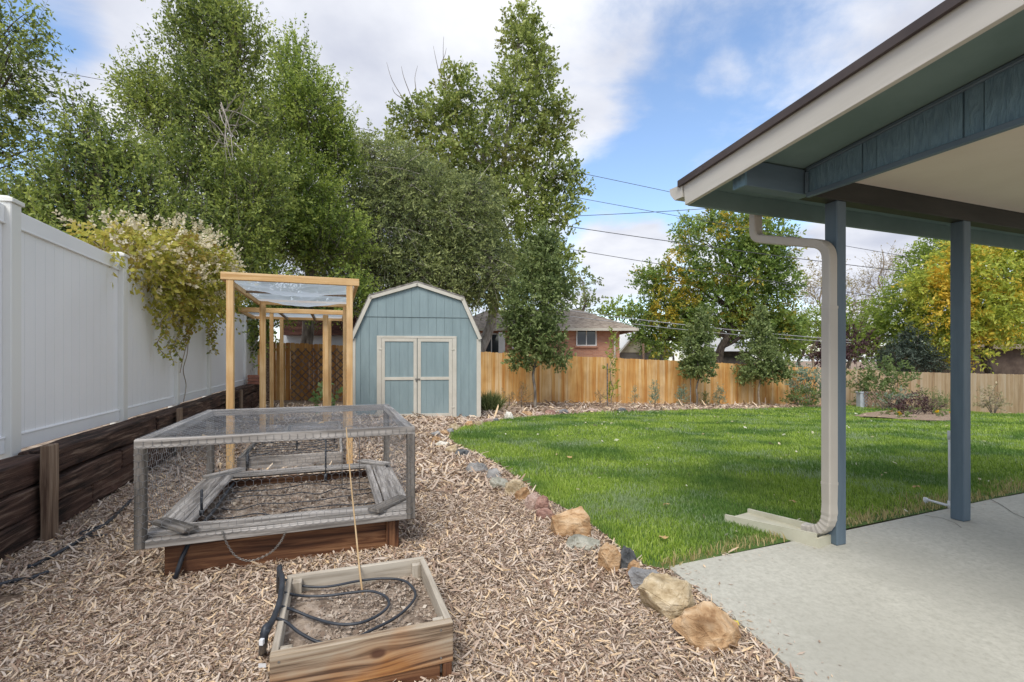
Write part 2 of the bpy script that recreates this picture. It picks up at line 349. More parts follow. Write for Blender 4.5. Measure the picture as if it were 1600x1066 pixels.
LPX = [(1046,893),(1010,887),(978,868),(955,846),(925,822),(880,795),(850,780),(822,757),(800,742),(770,722),(742,708),(716,698),(702,686),(705,676),(728,667),(762,661),(800,655),(845,651),(885,648),(935,645),(985,644),(1040,642.5),(1100,641),(1160,640),(1225,638.5)]
lawn_poly = [tuple(at(*p)[:2]) for p in LPX]
lawn_poly += [xy(16.6,24.5), xy(16.7,27.9), xy(8,27.9), xy(1.5,27.9), xy(2.62,9), xy(2.60,6), xy(2.5,3.6), xy(2.42,2.1)]
lv, lf = tri_poly(lawn_poly, 1.0)
lv = [(x, y, float(gz(x,y))+.012) for x,y,_ in lv]
tag(mesh_obj('lawn', lv, lf, M['lawn'], origin=(0,0,0), smooth=True), kind='structure')
# patio slab
pe = [xy(2.405,1.87), xy(2.46,3.3), xy(2.57,5.5), xy(2.62,9), xy(2.3,14), xy(-6,14), xy(-6,.70), xy(.2,.76), xy(1.5,1.42)]
pe = [tuple(at(1044,889)[:2])]+pe[1:6]+[xy(-6,14), xy(-4,1.35), tuple(at(1300,1130)[:2]), tuple(at(1252,1066)[:2]), tuple(at(1165,985)[:2])]
m = MB(); n = len(pe); m.add([(x,y,-.12) for x,y in pe]+[(x,y,.014) for x,y in pe], [tuple(range(n,2*n))]+[(i,(i+1)%n,n+(i+1)%n,n+i) for i in range(n)])
patio = tag(m.build('patio', M['concrete'], origin=(0,0,0), bevel=.006), kind='structure')
def crack(pxs, w):
    m = MB(); q = [at(*p) for p in pxs]; pts = []
    for a, b in zip(q[:-1], q[1:]):
        for k in range(6): 
            t = k/6; p = a.lerp(b, t); j = mnoise.noise(p*9)*.012; pts.append(Vector((p.x+j, p.y+j, .0165)))
    pts.append(Vector((q[-1].x, q[-1].y, .0165)))
    L_ = []; R_ = []
    for i, p in enumerate(pts):
        t = (pts[min(i+1,len(pts)-1)]-pts[max(i-1,0)]).normalized(); s = Vector((-t.y,t.x,0))*w*(.5+.7*abs(mnoise.noise(p*23)))
        L_.append(p+s); R_.append(p-s)
    k = len(pts); m.add(L_+R_, [(i,k+i,k+i+1,i+1) for i in range(k-1)])
    o = m.build('patio_crack', M['crack'], parent=None, origin=(0,0,0)); tag(o, kind='structure')
crack([(1548,783),(1566,793),(1585,806),(1612,818)], .006)
crack([(1444,808),(1470,812),(1492,820),(1502,828)], .004)

# ================================================================ white vinyl fence
fence = thing('vinyl_fence', 'tall white vinyl privacy fence with capped posts on top of the timber wall', 'fence', P(6.58,-2.26,.6))
ZB, ZT = .60, 2.40
FU = [6.58-1.98*k for k in range(3,-1,-1)]+[6.58+1.98*k for k in range(1,6)]
for i, u in enumerate(FU):
    m = MB(); m.uvbox(u-.062,u+.062,-2.26-.062,-2.26+.062,.45,ZT+.005)
    po = m.build('post', M['vinyl_post'], fence, bevel=.006)
    m = MB(); m.uvbox(u-.076,u+.076,-2.336,-2.184,ZT+.003,ZT+.035)
    q = [(u-.07,-2.33),(u-.07,-2.19),(u+.07,-2.19),(u+.07,-2.33)]; w = [(u-.03,-2.29),(u-.03,-2.23),(u+.03,-2.23),(u+.03,-2.29)]
    m.hexa([P(a,b,ZT+.034) for a,b in q],[P(a,b,ZT+.055) for a,b in w])
    m.build('post_cap', M['vinyl_post'], po, bevel=.004)
    if i+1 < len(FU):
        a, b = u+.062, FU[i+1]-.062; n = 13; s = (b-a)/n; m = MB()
        for k in range(n):
            m.uvbox(a+k*s+.0018, a+(k+1)*s-.0018, -2.271, -2.249, ZB+.05, ZT-.12)
        m.uvbox(a, b, -2.267, -2.253, ZB+.05, ZT-.12)
        m.build('panel', M['vinyl'], fence)
        m = MB(); m.uvbox(a, b, -2.286, -2.234, ZT-.155, ZT-.02); m.uvbox(a, b, -2.292,-2.228, ZT-.158,ZT-.143)
        m.build('top_rail', M['vinyl'], fence, bevel=.005)
        m = MB(); m.uvbox(a, b, -2.286, -2.234, ZB-.02, ZB+.10); m.uvbox(a, b, -2.292,-2.228, ZB+.087,ZB+.105)
        m.build('bottom_rail', M['vinyl'], fence, bevel=.005)

# ================================================================ railway tie wall
wall = thing('retaining_wall', 'dark railway tie retaining wall with stakes below the white fence', 'retaining wall', P(4.4,-1.95,0))
random.seed(5)
for c in range(3):
    u = .3-[0,1.1,.55][c]
    while u < 15.5:
        L = random.choice([2.05,2.2,2.4]); e = min(u+L, 15.6)
        dv = random.uniform(-.012,.018); zt = .1+c*.192+random.uniform(-.006,.006)
        if c == 2 and 4.0 < u+.1: zt += .012
        plank('timber', P(u+.008,-2.06+dv,zt), P(e-.008,-2.06+dv+random.uniform(-.01,.01),zt), .225, .184, M['old_tie'], wall, bevel=.012, wob=.016)
        u = e
m = MB(); m.uvbox(.2,15.8,-2.9,-2.165,-.05,.535); m.build('backfill', M['soil'], wall)
for u, v, w, h, tilt in ((4.32,-1.885,.15,.66,.02),(7.35,-1.885,.10,.63,-.02),(10.4,-1.88,.11,.52,.06),(11.6,-1.86,.13,.60,-.02),(1.2,-1.885,.14,.6,.0)):
    plank('stake', P(u,v+.0,-.03), P(u+tilt,v-tilt*.4,h), .045, w, M['stake_wood'], wall, up=(UX,UY,0), bevel=.006, wob=.006)

# ================================================================ raised beds
def bed_soil(name, u0,u1,v0,v1,z, parent, mat, amp=.02):
    n = 40; v = []; f = []
    for i in range(n+1):
        for j in range(n+1):
            u = u0+(u1-u0)*i/n; w = v0+(v1-v0)*j/n; p = P(u,w,0)
            p.z += z+amp*mnoise.noise(Vector((u*4,w*4,z)))+amp*.6*mnoise.noise(Vector((u*15,w*15,z+3)))+amp*.35*mnoise.noise(Vector((u*45,w*45,z+3)))
            v.append(p)
    for i in range(n):
        for j in range(n): f.append((i*(n+1)+j,i*(n+1)+j+1,(i+1)*(n+1)+j+1,(i+1)*(n+1)+j))
    return mesh_obj(name, v, f, mat, parent, smooth=True)
# front small bed
U0,U1,V0,V1 = 1.89,2.575,-.215,.445
g = 0.0
bedA = thing('raised_bed', 'small square cedar bed with a knotty front board and coiled black tubing, nearest the camera', 'garden bed', P((U0+U1)/2,(V0+V1)/2,0))
plank('front_board', P(U0+.018,V0,.140), P(U0+.018,V1,.140), .036,.160, M['knot_board'], bedA, wob=.001)
plank('lower_board', P(U0+.026,V0+.02,.012), P(U0+.026,V1-.05,.012), .030,.092, M['stained'], bedA)
plank('back_board', P(U1-.015,V0,.12), P(U1-.015,V1,.12), .030,.20, M['bed_top'], bedA, wob=.002)
plank('left_board', P(U0+.036,V0+.012,.117), P(U1-.03,V0+.012,.117), .025,.20, M['bed_top'], bedA, wob=.002)
plank('right_board', P(U0+.036,V1-.012,.117), P(U1-.03,V1-.012,.117), .025,.20, M['bed_top'], bedA, wob=.002)
for a,b in ((U0+.06,V0+.047),(U0+.06,V1-.047),(U1-.052,V0+.047),(U1-.052,V1-.047)):
    plank('corner_block', P(a,b,0), P(a,b,.207), .044,.044, M['bed_top'], bedA, up=(VX,VY,0), bevel=.003)
plank('corner_leg', P(U0+.02,V1-.022,-.05), P(U0+.02,V1-.022,.058), .034,.034, M['stained'], bedA, up=(VX,VY,0))
bed_soil('soil', U0+.03,U1-.025,V0+.02,V1-.02,.135, bedA, M['soil'], .022)
# screw heads
for v in (V0+.03, V1-.05):
    for z in (.195,.085):
        m = MB(); m.tube([P(U0-.002,v,z),P(U0+.002,v,z)], .0045, 8); m.build('screw', M['chain'], bedA)

def smooth_path(pts, n=10):
    out = []; q = [pts[0]]+list(pts)+[pts[-1]]
    for i in range(1, len(q)-2):
        p0,p1,p2,p3 = [Vector(k) for k in q[i-1:i+3]]
        for k in range(n):
            t = k/n; out.append(.5*((2*p1)+(-p0+p2)*t+(2*p0-5*p1+4*p2-p3)*t*t+(-p0+3*p1-3*p2+p3)*t**3))
    out.append(Vector(q[-1])); return out
def bedpt(px, py, z):
    d = (EYE-z)*F/(py-HY); return Vector(((px-CX)/F*d, d, z))
irr = thing('drip_tubing', 'black drip tubing manifold with two curved loops in the small front bed', 'irrigation hose', P(2.2,V0-.02,0))
m = MB()
man = [P(U0+.22,V0-.035,.02),P(U0+.16,V0-.04,.12)]
z1 = .225
path = smooth_path([bedpt(437,893,.225),bedpt(441,905,.245),bedpt(438,935,.235),bedpt(430,960,.23),bedpt(419,982,.235),bedpt(415,990,.23)])
m.tube(path, .0125, 10); m.build('manifold', M['hose'], irr, smooth=True)
m = MB(); m.tube([bedpt(437,886,.22),bedpt(437,893,.226),bedpt(436,905,.16),bedpt(436,925,.07)], .013, 10); m.build('elbow', M['hose'], irr, smooth=True); m = MB(); m.tube(smooth_path([bedpt(420,978,.238),bedpt(415,983,.24),bedpt(412,1000,.20),bedpt(411,1010,.13),bedpt(410,1020,.0)]), .0155, 10)
m.build('elbow', M['hose'], irr, smooth=True)
zs = .171
loop1 = [bedpt(441,904,.225),bedpt(470,915,zs+.01),bedpt(510,917,zs),bedpt(560,908,zs),bedpt(600,904,zs),bedpt(632,908,zs),bedpt(648,924,zs),bedpt(645,940,zs),bedpt(620,964,zs),bedpt(580,985,zs),bedpt(548,1000,zs),bedpt(505,1005,zs),bedpt(470,990,zs+.02),bedpt(447,972,.21),bedpt(430,966,.228)]
loop2 = [bedpt(439,925,.228),bedpt(470,931,zs+.01),bedpt(510,931,zs),bedpt(550,926,zs),bedpt(580,924,zs),bedpt(602,932,zs),bedpt(607,946,zs),bedpt(590,962,zs),bedpt(560,974,zs),bedpt(525,975,zs),bedpt(490,966,zs),bedpt(460,954,zs+.02),bedpt(437,947,.225)]
for lp in (loop1, loop2):
    m = MB(); m.tube(smooth_path(lp), .0062, 8); m.build('drip_loop', M['hose'], irr, smooth=True)
m = MB(); m.box(bedpt(409,1003,.21), (.014,.014,.02)); m.build('clip', M['pvc'], irr); m = MB(); m.box(bedpt(410,1040,.06),(.03,.004,.014)); m.build('clip', M['pvc'], irr)
# bamboo stake
st = MB(); st.tube(smooth_path([bedpt(569,941,.10),bedpt(563,900,.2),pt(556,830,2.62),pt(548,750,2.72),pt(543,692,2.80),pt(541,668,2.83)],6), [.0055-.0024*i/30 for i in range(31)], 7)
tag(st.build('bamboo_stake', M['bamboo'], smooth=True), 'thin curved bamboo stake standing in the soil of the small front bed', 'plant stake')

# big bed with caged lid
B0,B1,W0,W1 = 3.34,4.86,-.93,.41
bedB = thing('raised_bed', 'red brown stained bed under the wire mesh cage lid', 'garden bed', P((B0+B1)/2,(W0+W1)/2,0))
def boards4(bed, u0,u1,v0,v1,z0,z1,t,mat,mat2=None):
    zc,h = (z0+z1)/2, z1-z0; mat2 = mat2 or mat
    plank('front_board', P(u0+t/2,v0,zc), P(u0+t/2,v1,zc), t,h, mat, bed, wob=.002)
    plank('back_board', P(u1-t/2,v0,zc), P(u1-t/2,v1,zc), t,h, mat2, bed)
    plank('left_board', P(u0+t,v0+t/2,zc), P(u1-t,v0+t/2,zc), t,h, mat2, bed)
    plank('right_board', P(u0+t,v1-t/2,zc), P(u1-t,v1-t/2,zc), t,h, mat2, bed)
boards4(bedB, B0,B1,W0,W1-.0,-.04,.196,.036,M['stained'])
plank('corner_post', P(B0-.012,W1-.045,-.04), P(B0-.012,W1-.045,.19), .022,.08, M['stained'], bedB, up=(VX,VY,0))
bed_soil('soil', B0+.03,B1-.03,W0+.03,W1-.03,.13, bedB, M['soil'], .03)
# drip lines of bed B : separate thing
dl = thing('drip_tubing', 'black drip lines over the soil inside the caged bed', 'irrigation hose', P(4.0,-.7,.1))
m = MB(); m.tube(smooth_path([P(3.40,-.86,.19),P(3.5,-.80,.215),P(3.9,-.795,.2),P(4.3,-.80,.21),P(4.7,-.81,.2)]), .012, 8); m.build('manifold', M['hose'], dl, smooth=True)
random.seed(3)
for k in range(5):
    u = 3.58+k*.235; q = [P(u+random.uniform(-.06,.06),-.79+j*.135,.158+random.uniform(0,.018)) for j in range(9)]
    m = MB(); m.tube(smooth_path(q,5), .0042, 6); m.build('drip_line', M['hose'], dl, smooth=True)
m = MB(); m.tube([P(3.35,-.80,.20),P(3.33,-.84,.10),P(3.27,-.86,.0)], .013, 8); m.build('feed_tube', M['hose'], dl, smooth=True)
for (px,py,py2,d) in ((315,806,765,3.03),(509,755,688,4.42)):
    m = MB(); a = pt(px,py,d); b = pt(px,py2,d); m.tube([a,b], .008, 8); m.tube([a+(b-a)*.04,a+(b-a)*.22], .014, 8); m.build('sprinkler_riser', M['hose'], dl, smooth=True)

# cage lid
C0,C1,K0,K1,ZC,ZD = 3.25,4.93,-1.05,.505,.20,.815
cage = thing('mesh_cage', 'weathered grey timber cage lid covered in hexagonal wire mesh over the stained bed', 'garden cage', P((C0+C1)/2,(K0+K1)/2,ZC))
s = .052
for u in (C0+s/2,C1-s/2):
    for v in (K0+s/2,K1-s/2):
        plank('leg', P(u,v,ZC), P(u,v,ZD-s), s,s, M['cage_wood'], cage, up=(VX,VY,0), wob=.002)
for u in (C0+s/2,C1-s/2):
    plank('top_rail', P(u,K0,ZD-s/2), P(u,K1,ZD-s/2), s-.002,s, M['grey_wood'], cage, wob=.003)
    plank('bottom_rail', P(u,K0+s,ZC+.022), P(u,K1-s,ZC+.022), s,.044, M['grey_wood'], cage, wob=.003)
for v in (K0+s/2,K1-s/2):
    plank('top_rail', P(C0+s,v,ZD-s/2-.002), P(C1-s,v,ZD-s/2-.002), s,s, M['grey_wood'], cage, wob=.003)
    plank('bottom_rail', P(C0+s,v,ZC+.022), P(C1-s,v,ZC+.022), s,.044, M['grey_wood'], cage, wob=.003)
zb = ZC+.054
for u,w in ((C0+.13,.14),(C1-.13,.14)): plank('rim_board', P(u,K0+.03,zb), P(u,K1-.03,zb), w,.022, M['grey_wood'], cage, wob=.004)
for v in (K0+.115,K1-.115): plank('rim_board', P(C0+.205,v,zb+.001), P(C1-.205,v,zb+.001), .115,.022, M['grey_wood'], cage, wob=.003)
for v in (K0+.205,K1-.21): plank('rim_board', P(C0+.205,v,zb+.002), P(C1-.205,v,zb+.002), .055,.022, M['grey_wood'], cage, wob=.003)
for (a,b) in ((1,1),(1,-1),(-1,1),(-1,-1)):
    uc = C0+.14 if a>0 else C1-.14; vc = K0+.13 if b>0 else K1-.13
    plank('corner_gusset', P(uc-.12*a,vc+.14*b,zb+.024), P(uc+.13*a,vc-.09*b,zb+.024), .09,.022, M['cage_wood'] if a>0 else M['grey_wood'], cage, wob=.003)
def hexmesh(m, O, X, Y, w, h, c=.044, r=.00085, sag=None):
    """hexagonal wire mesh sheet; O corner, X,Y unit axes"""
    a = c/math.sqrt(3); seen = set(); dy = 1.5*a
    for j in range(int(h/dy)+2):
        for i in range(int(w/c)+2):
            cx = i*c+(c/2 if j%2 else 0); cy = j*dy
            pts = [(cx, cy+a),(cx+c/2, cy+a/2),(cx+c/2, cy-a/2),(cx, cy-a)]
            for k in range(3):
                p, q = pts[k], pts[k+1]
                key = (round(p[0]+q[0],4), round(p[1]+q[1],4))
                if key in seen: continue
                seen.add(key)
                if not all(0 <= t[0] <= w and 0 <= t[1] <= h for t in (p,q)): continue
                A = O+X*p[0]+Y*p[1]; B = O+X*q[0]+Y*q[1]
                if sag: A.z += sag(p[0]/w,p[1]/h); B.z += sag(q[0]/w,q[1]/h)
                m.tube([A,B], r*1.5 if k == 1 else r, 3, cap=False)
Vd = Vector((VX,VY,0)); Ud = Vector((UX,UY,0)); Zd = Vector((0,0,1))
m = MB(); hexmesh(m, P(C0-.002,K0,ZC+.02), Vd, Zd, K1-K0, ZD-ZC-.02); m.build('wire_front', M['wire'], cage)
m = MB(); hexmesh(m, P(C1+.002,K0,ZC+.02), Vd, Zd, K1-K0, ZD-ZC-.02); m.build('wire_back', M['wire'], cage)
m = MB(); hexmesh(m, P(C0,K0-.002,ZC+.02), Ud, Zd, C1-C0, ZD-ZC-.02); m.build('wire_side', M['wire'], cage)
m = MB(); hexmesh(m, P(C0,K1+.002,ZC+.02), Ud, Zd, C1-C0, ZD-ZC-.02); m.build('wire_side', M['wire'], cage)
sagf = lambda a,b: -.05*math.sin(math.pi*min(1,max(0,a)))*math.sin(math.pi*min(1,max(0,b)))
m = MB(); hexmesh(m, P(C0,K0,ZD+.002), Vd, Ud, K1-K0, C1-C0, sag=sagf); m.build('wire_top', M['wire'], cage)
def sheet(name, O, X, Y, w, h, mat, parent, sag, n=24, ruf=0):
    v = []; f = []
    for i in range(n+1):
        for j in range(n+1):
            p = O+X*(w*i/n)+Y*(h*j/n); p.z += sag(i/n,j/n)+ruf*mnoise.noise(Vector((i*.35,j*.9,3)))*math.sin(math.pi*i/n)*math.sin(math.pi*j/n); v.append(p)
    for i in range(n):
        for j in range(n): f.append((i*(n+1)+j,(i+1)*(n+1)+j,(i+1)*(n+1)+j+1,i*(n+1)+j+1))
    return mesh_obj(name, v, f, mat, parent, smooth=True)
sheet('top_net', P(C0+.01,K0+.01,ZD+.006), Vd, Ud, K1-K0-.02, C1-C0-.02, M['haze_net'], cage, sagf, ruf=.02)
# hanging chain loop
m = MB(); q = [pt(346,845,2.86)]+[bedpt(350,857,.165)]; pa = smooth_path([P(C0-.006,-.62,.262),P(C0-.010,-.60,.20),P(C0+.0,-.55,.10),P(C0-.002,-.47,.06),P(C0-.002,-.37,.09),P(C0-.008,-.31,.15),P(C0-.006,-.28,.21)],9)
for i in range(len(pa)-1):
    t = (pa[i+1]-pa[i]); c = (pa[i]+pa[i+1])/2; a = t.normalized(); sd = Vector((UX,UY,0)) if i%2 else a.cross(Vector((UX,UY,0))).normalized()
    ring = [c+a*math.cos(k*math.pi/4)*t.length*.75+sd*math.sin(k*math.pi/4)*.0055 for k in range(9)]
    m.tube(ring, .0016, 4, cap=False)
m.build('chain', M['chain'], cage)

# beds under the frames
def far_bed(u0,u1,v0,v1,label, lines=6):
    b = thing('raised_bed', label, 'garden bed', P((u0+u1)/2,(v0+v1)/2))
    z = float(gz(*xy(u0,v1)))
    boards4(b, u0,u1,v0,v1,z-.05,z+.175,.036,M['grey_wood'])
    bed_soil('soil', u0+.03,u1-.03,v0+.03,v1-.03,z+.12,b,M['soil'],.02)
    return b, z
bc, zc = far_bed(6.22,7.7,-1.04,.1,'grey board bed with netted drip lines between the legs of the nearer timber frame')
bd, zd = far_bed(8.25,9.5,-.75,.1,'smaller grey board bed at the rear end of the nearer timber frame')
dl2 = thing('drip_tubing', 'black drip lines in the grey bed behind the caged bed', 'irrigation hose', P(6.9,-.9,zc+.1))
m = MB(); m.tube([P(6.19,-.93,zc+.02),P(6.19,-.93,zc+.20),P(6.4,-.96,zc+.21),P(7.6,-.96,zc+.20)], .016, 8); m.build('manifold', M['hose'], dl2, smooth=True)
for k in range(8):
    u = 6.36+k*.165; q = [P(u+random.uniform(-.03,.03),-.95+j*.11,zc+.15+random.uniform(0,.03)) for j in range(10)]
    m = MB(); m.tube(smooth_path(q,4), .0055, 6); m.build('drip_line', M['hose'], dl2, smooth=True)
for u,v,h in ((6.75,-.45,.22),(7.2,.0,.2),(7.5,-.6,.24)):
    m = MB(); m.tube([P(u,v,zc+.12),P(u,v,zc+.12+h)], .01, 7); m.tube([P(u,v,zc+.12+h*.75),P(u,v,zc+.12+h)], .018, 7); m.build('sprinkler_riser', M['hose'], dl2, smooth=True)
m = MB(); c = P(5.75,.31,.0); cc = []
for k in range(13):
    a = math.pi*k/12; cc.append(pt(548-13.5*math.cos(a), 676-10*math.sin(a), 4.2))
cc = [pt(535,720,4.3)]+cc+[pt(562,720,4.2)]
cc = [Vector((p.x,p.y,p.z)) for p in cc]
hoop = [Vector((cc[0].x,cc[0].y,0))]+cc[1:-1]+[Vector((cc[-1].x,cc[-1].y,0))]
# support hoop stands in the caged bed's back right corner
m.tube([Vector((cc[1].x,cc[1].y,.12))]+cc[1:-1]+[Vector((cc[-2].x,cc[-2].y,.12))], .0032, 6)
tag(m.build('support_hoop', M['wire'], smooth=True), 'pale wire hoop rising through the mesh top of the caged bed', 'plant hoop')

# ================================================================ timber frames
def frame(label, u0,u1,v0,v1,ztop,posts,over=(0,0), bars=1, lean=0):
    t = thing('timber_frame', label, 'garden frame', P((u0+u1)/2,(v0+v1)/2))
    for (u,v,w) in posts:
        zb_ = float(gz(*xy(u,v)))
        plank('post', P(u,v,zb_-.05), P(u+lean*.0,v+lean,ztop-.075), w,w*1.0, M['cedar'], t, up=(VX,VY,0), bevel=.004)
    a0,a1 = v0-over[0], v1+over[1]
    for u in (u0,u1): plank('beam', P(u,a0,ztop-.037), P(u,a1,ztop-.037), .045,.085, M['cedar'], t, bevel=.004)
    for v in (a0+.03,a1-.03): plank('side_rail', P(u0+.025,v,ztop-.05), P(u1-.025,v,ztop-.05), .04,.075, M['cedar'], t, bevel=.004)
    for k in range(bars):
        if bars == 1:
            u = (u0+u1)/2; plank('cross_bar', P(u,a0+.05,ztop-.04), P(u,a1-.05,ztop-.04), .03,.03, M['stake_wood'], t)
        else:
            v = a0+(a1-a0)*(k+1.2)/(bars+1.3); plank('cross_bar', P(u0+.025,v,ztop-.05), P(u1-.025,v,ztop-.05), .04,.06, M['stake_wood'], t)
    sheet('net', P(u0+.02,a0+.02,ztop-.025), Vd, Ud, a1-a0-.04, u1-u0-.04, M['net'], t, lambda a,b: -(.12 if bars == 1 else .03)*math.sin(math.pi*a)*abs(math.sin((2 if bars == 1 else 1)*math.pi*b)), ruf=.03)
    return t
frame('taller timber frame of fresh cedar with sagging net roof, nearer the caged bed', 6.12,8.75,-1.12,.2,2.22,[(6.14,-1.09,.072),(6.14,.17,.072),(8.73,-1.09,.085),(8.73,.16,.05)], over=(.06,.08))
frame('farther timber frame of fresh cedar with flat net roof and two dark bars', 9.7,11.3,-1.1,.1,2.17,[(9.72,-1.07,.062),(9.9,-.16,.10),(11.28,-1.05,.07),(11.28,-.1,.07)], over=(.5,.1), bars=2)

# ================================================================ house porch
porch = thing('house_porch', 'grey teal covered porch corner with two posts, low sloped roof and beige downspout', 'porch', P(2.33,3.2,.014))
GV = 2.87; RV = 2.30; EU = 2.71; ER = 7.2; SL = .105
def deck(u): return 2.455+SL*(EU-u)
for v in (3.199,4.575): 
    plank('post', P(2.328,v,.014), P(2.328,v,2.33), .09,.09, M['porch_teal'], porch, up=(VX,VY,0), bevel=.006)
plank('beam', P(2.328,2.37,2.41), P(2.328,GV+.042,2.41), .092,.16, M['porch_teal'], porch, bevel=.003)
plank('inner_beam', P(2.328,GV+.043,2.41), P(2.328,ER,2.41), .092,.16, M['dark_brown'], porch, bevel=.003)  # inner stretch of the same beam, coloured darker and browner than its outer end
plank('beam_cap', P(2.328,2.352,2.41), P(2.328,2.369,2.41), .10,.165, M['porch_siding'], porch, bevel=.002)
def slab(name, prof, v0, v1, mat, bevel=0):
    m = MB(); n = len(prof); m.add([P(u,v0,z) for u,z in prof]+[P(u,v1,z) for u,z in prof], [tuple(range(n-1,-1,-1)),tuple(range(n,2*n))]+[(i,(i+1)%n,n+(i+1)%n,n+i) for i in range(n)])
    return m.build(name, mat, porch, bevel=bevel)
UB = -2.1
plank('rake_board', P(EU+.02,RV-.012,deck(EU+.02)-.052), P(UB,RV-.012,deck(UB)-.052), .03,.145, M['porch_trim'], porch, bevel=.002)
slab('roof_deck', [(EU,deck(EU)),(UB,deck(UB)),(UB,deck(UB)+.03),(EU,deck(EU)+.03)], RV+.006, ER, M['soffit'])
slab('roofing', [(EU+.05,deck(EU+.05)+.034),(UB,deck(UB)+.034),(UB,deck(UB)+.055),(EU+.05,deck(EU+.05)+.055)], RV-.03, ER, M['shingle'])
slab('drip_edge', [(EU+.06,deck(EU+.06)+.016),(UB,deck(UB)+.016),(UB,deck(UB)+.060),(EU+.06,deck(EU+.06)+.060)], RV-.052, RV-.031, M['roof_edge'])
plank('eave_board', P(EU+.012,RV+.006,2.393), P(EU+.012,ER,2.393), .026,.126, M['soffit'], porch)
# gable infill: grooved panels over the beam line, running back to the house
us_ = [2.375-1e-3, 1.93,1.85,1.45,1.37,.93,.85,.35,.27,-.3,-.38,-1,-1.08,-1.6,-1.68,UB]
m = MB()
for i in range(len(us_)-1):
    a, b = us_[i], us_[i+1]; w = abs(a-b); off = .0 if w > .12 else -.006
    a2, b2 = a-.003, b+.003
    m.hexa([P(a2,GV-off,2.335),P(a2,GV+.04,2.335),P(b2,GV+.04,2.335),P(b2,GV-off,2.335)],[P(a2,GV-off,deck(a2)-.001),P(a2,GV+.04,deck(a2)-.001),P(b2,GV+.04,deck(b2)-.001),P(b2,GV-off,deck(b2)-.001)])
m.build('gable_siding', M['porch_siding'], porch)
plank('gable_trim', P(2.27,GV-.004,2.322), P(UB,GV-.004,2.322), .03,.03, M['porch_teal'], porch, bevel=.002)
plank('cove_trim', P(2.27,GV-.012,deck(2.27)-.014), P(UB,GV-.012,deck(UB)-.014), .022,.022, M['porch_teal'], porch, bevel=.004)
plank('corner_trim', P(2.268,GV-.012,2.335), P(2.268,GV-.012,deck(2.27)-.03), .022,.022, M['porch_teal'], porch, bevel=.003)
m = MB(); m.uvbox(UB,2.275,GV+.045,ER,2.462,2.478); m.build('ceiling', M['ceiling'], porch)
# gutter
m = MB(); prof = [(EU+.03,2.478),(EU+.03,2.39),(EU+.11,2.39),(EU+.155,2.44),(EU+.165,2.485),(EU+.15,2.485),(EU+.142,2.444),(EU+.105,2.398),(EU+.036,2.398),(EU+.036,2.478)]
n = len(prof); m.add([P(u,RV-.03,z) for u,z in prof]+[P(u,ER,z) for u,z in prof], [(i,(i+1)%n,n+(i+1)%n,n+i) for i in range(n)])
gut = m.build('gutter', M['porch_trim'], porch)
m = MB(); cp = prof[:5]; m.add([P(u,RV-.036,z) for u,z in cp]+[P(u,RV-.028,z) for u,z in cp], [(4,3,2,1,0),(5,6,7,8,9)]+[(i,(i+1)%5,5+(i+1)%5,5+i) for i in range(5)])
m.build('end_cap', M['porch_trim'], gut)
# downspout
ds = MB()
pA = P(EU+.085,2.99,2.40); pB = P(EU+.085,2.99,2.20); pC = P(2.36,3.105,2.045); pD = P(2.303,3.108,1.93)
path = [pA, P(EU+.085,2.99,2.28)]
def arc(p0,p1,p2,n):
    return [(1-t)*(1-t)*p0+2*t*(1-t)*p1+t*t*p2 for t in [k/n for k in range(n+1)]]
c1 = P(EU+.085,2.99,2.175); c2 = P(2.302,3.108,2.03)
dirv = (c2-c1).normalized()
path += arc(P(EU+.085,2.99,2.235), c1, c1+dirv*.06, 6)+arc(c2-dirv*.085, c2, c2+Vector((0,0,-.10)), 9)
path += [P(2.302,3.108,1.6)]
up = ds; up.sweep_rect(path, .078, .062, Ud.cross(Zd), flute=.0); up.build('downspout_offset', M['downspout'], porch)
m = MB(); m.sweep_rect([P(2.302,3.108,1.62),P(2.302,3.108,1.0),P(2.302,3.108,.42)], .084,.067, Ud.cross(Zd)); m.build('downspout', M['downspout'], porch, bevel=0)
c3 = P(2.302,3.108,.10)
el = [P(2.302,3.108,.44),P(2.302,3.108,.30)]+arc(P(2.302,3.108,.24), P(2.305,3.108,.085), P(2.46,3.075,.085), 14)
m = MB(); m.sweep_rect(el, .086,.069, Vd, flute=-.06); m.build('downspout_elbow', M['downspout'], porch)
for z in (.435,1.61):
    m = MB(); m.sweep_rect([P(2.302,3.108,z-.008),P(2.302,3.108,z+.008)], .089,.072, Vd); m.build('joint_band', M['downspout'], porch)
# splash block
sb = MB(); ax0 = P(2.335,3.10,0); ax1 = P(2.97,2.985,0); ax = (ax1-ax0); ax.z = 0; L_ = ax.length; ax.normalize(); sd = Vector((ax.y,-ax.x,0))
def sp(t, s_, z): 
    p = ax0+ax*(t*L_)+sd*s_; return Vector((p.x,p.y,z))
for k in range(6):
    t0,t1 = k/6,(k+1)/6
    w0,w1 = .085+.05*t0,.085+.05*t1; f0,f1 = .05-.02*t0,.05-.02*t1
    sb.hexa([sp(t0,-w0,-.03),sp(t0,w0,-.03),sp(t1,w1,-.03),sp(t1,-w1,-.03)],[sp(t0,-w0,f0),sp(t0,w0,f0),sp(t1,w1,f1),sp(t1,-w1,f1)])
    for sgn in (-1,1):
        h0,h1 = .105-.045*t0,.105-.045*t1
        q0 = [sp(t0,sgn*(w0-.002),-.03),sp(t0,sgn*(w0+.02),-.03),sp(t1,sgn*(w1+.02),-.03),sp(t1,sgn*(w1-.002),-.03)]
        q1 = [sp(t0,sgn*(w0-.002),h0),sp(t0,sgn*(w0+.018),h0),sp(t1,sgn*(w1+.018),h1),sp(t1,sgn*(w1-.002),h1)]
        sb.hexa(q0,q1)
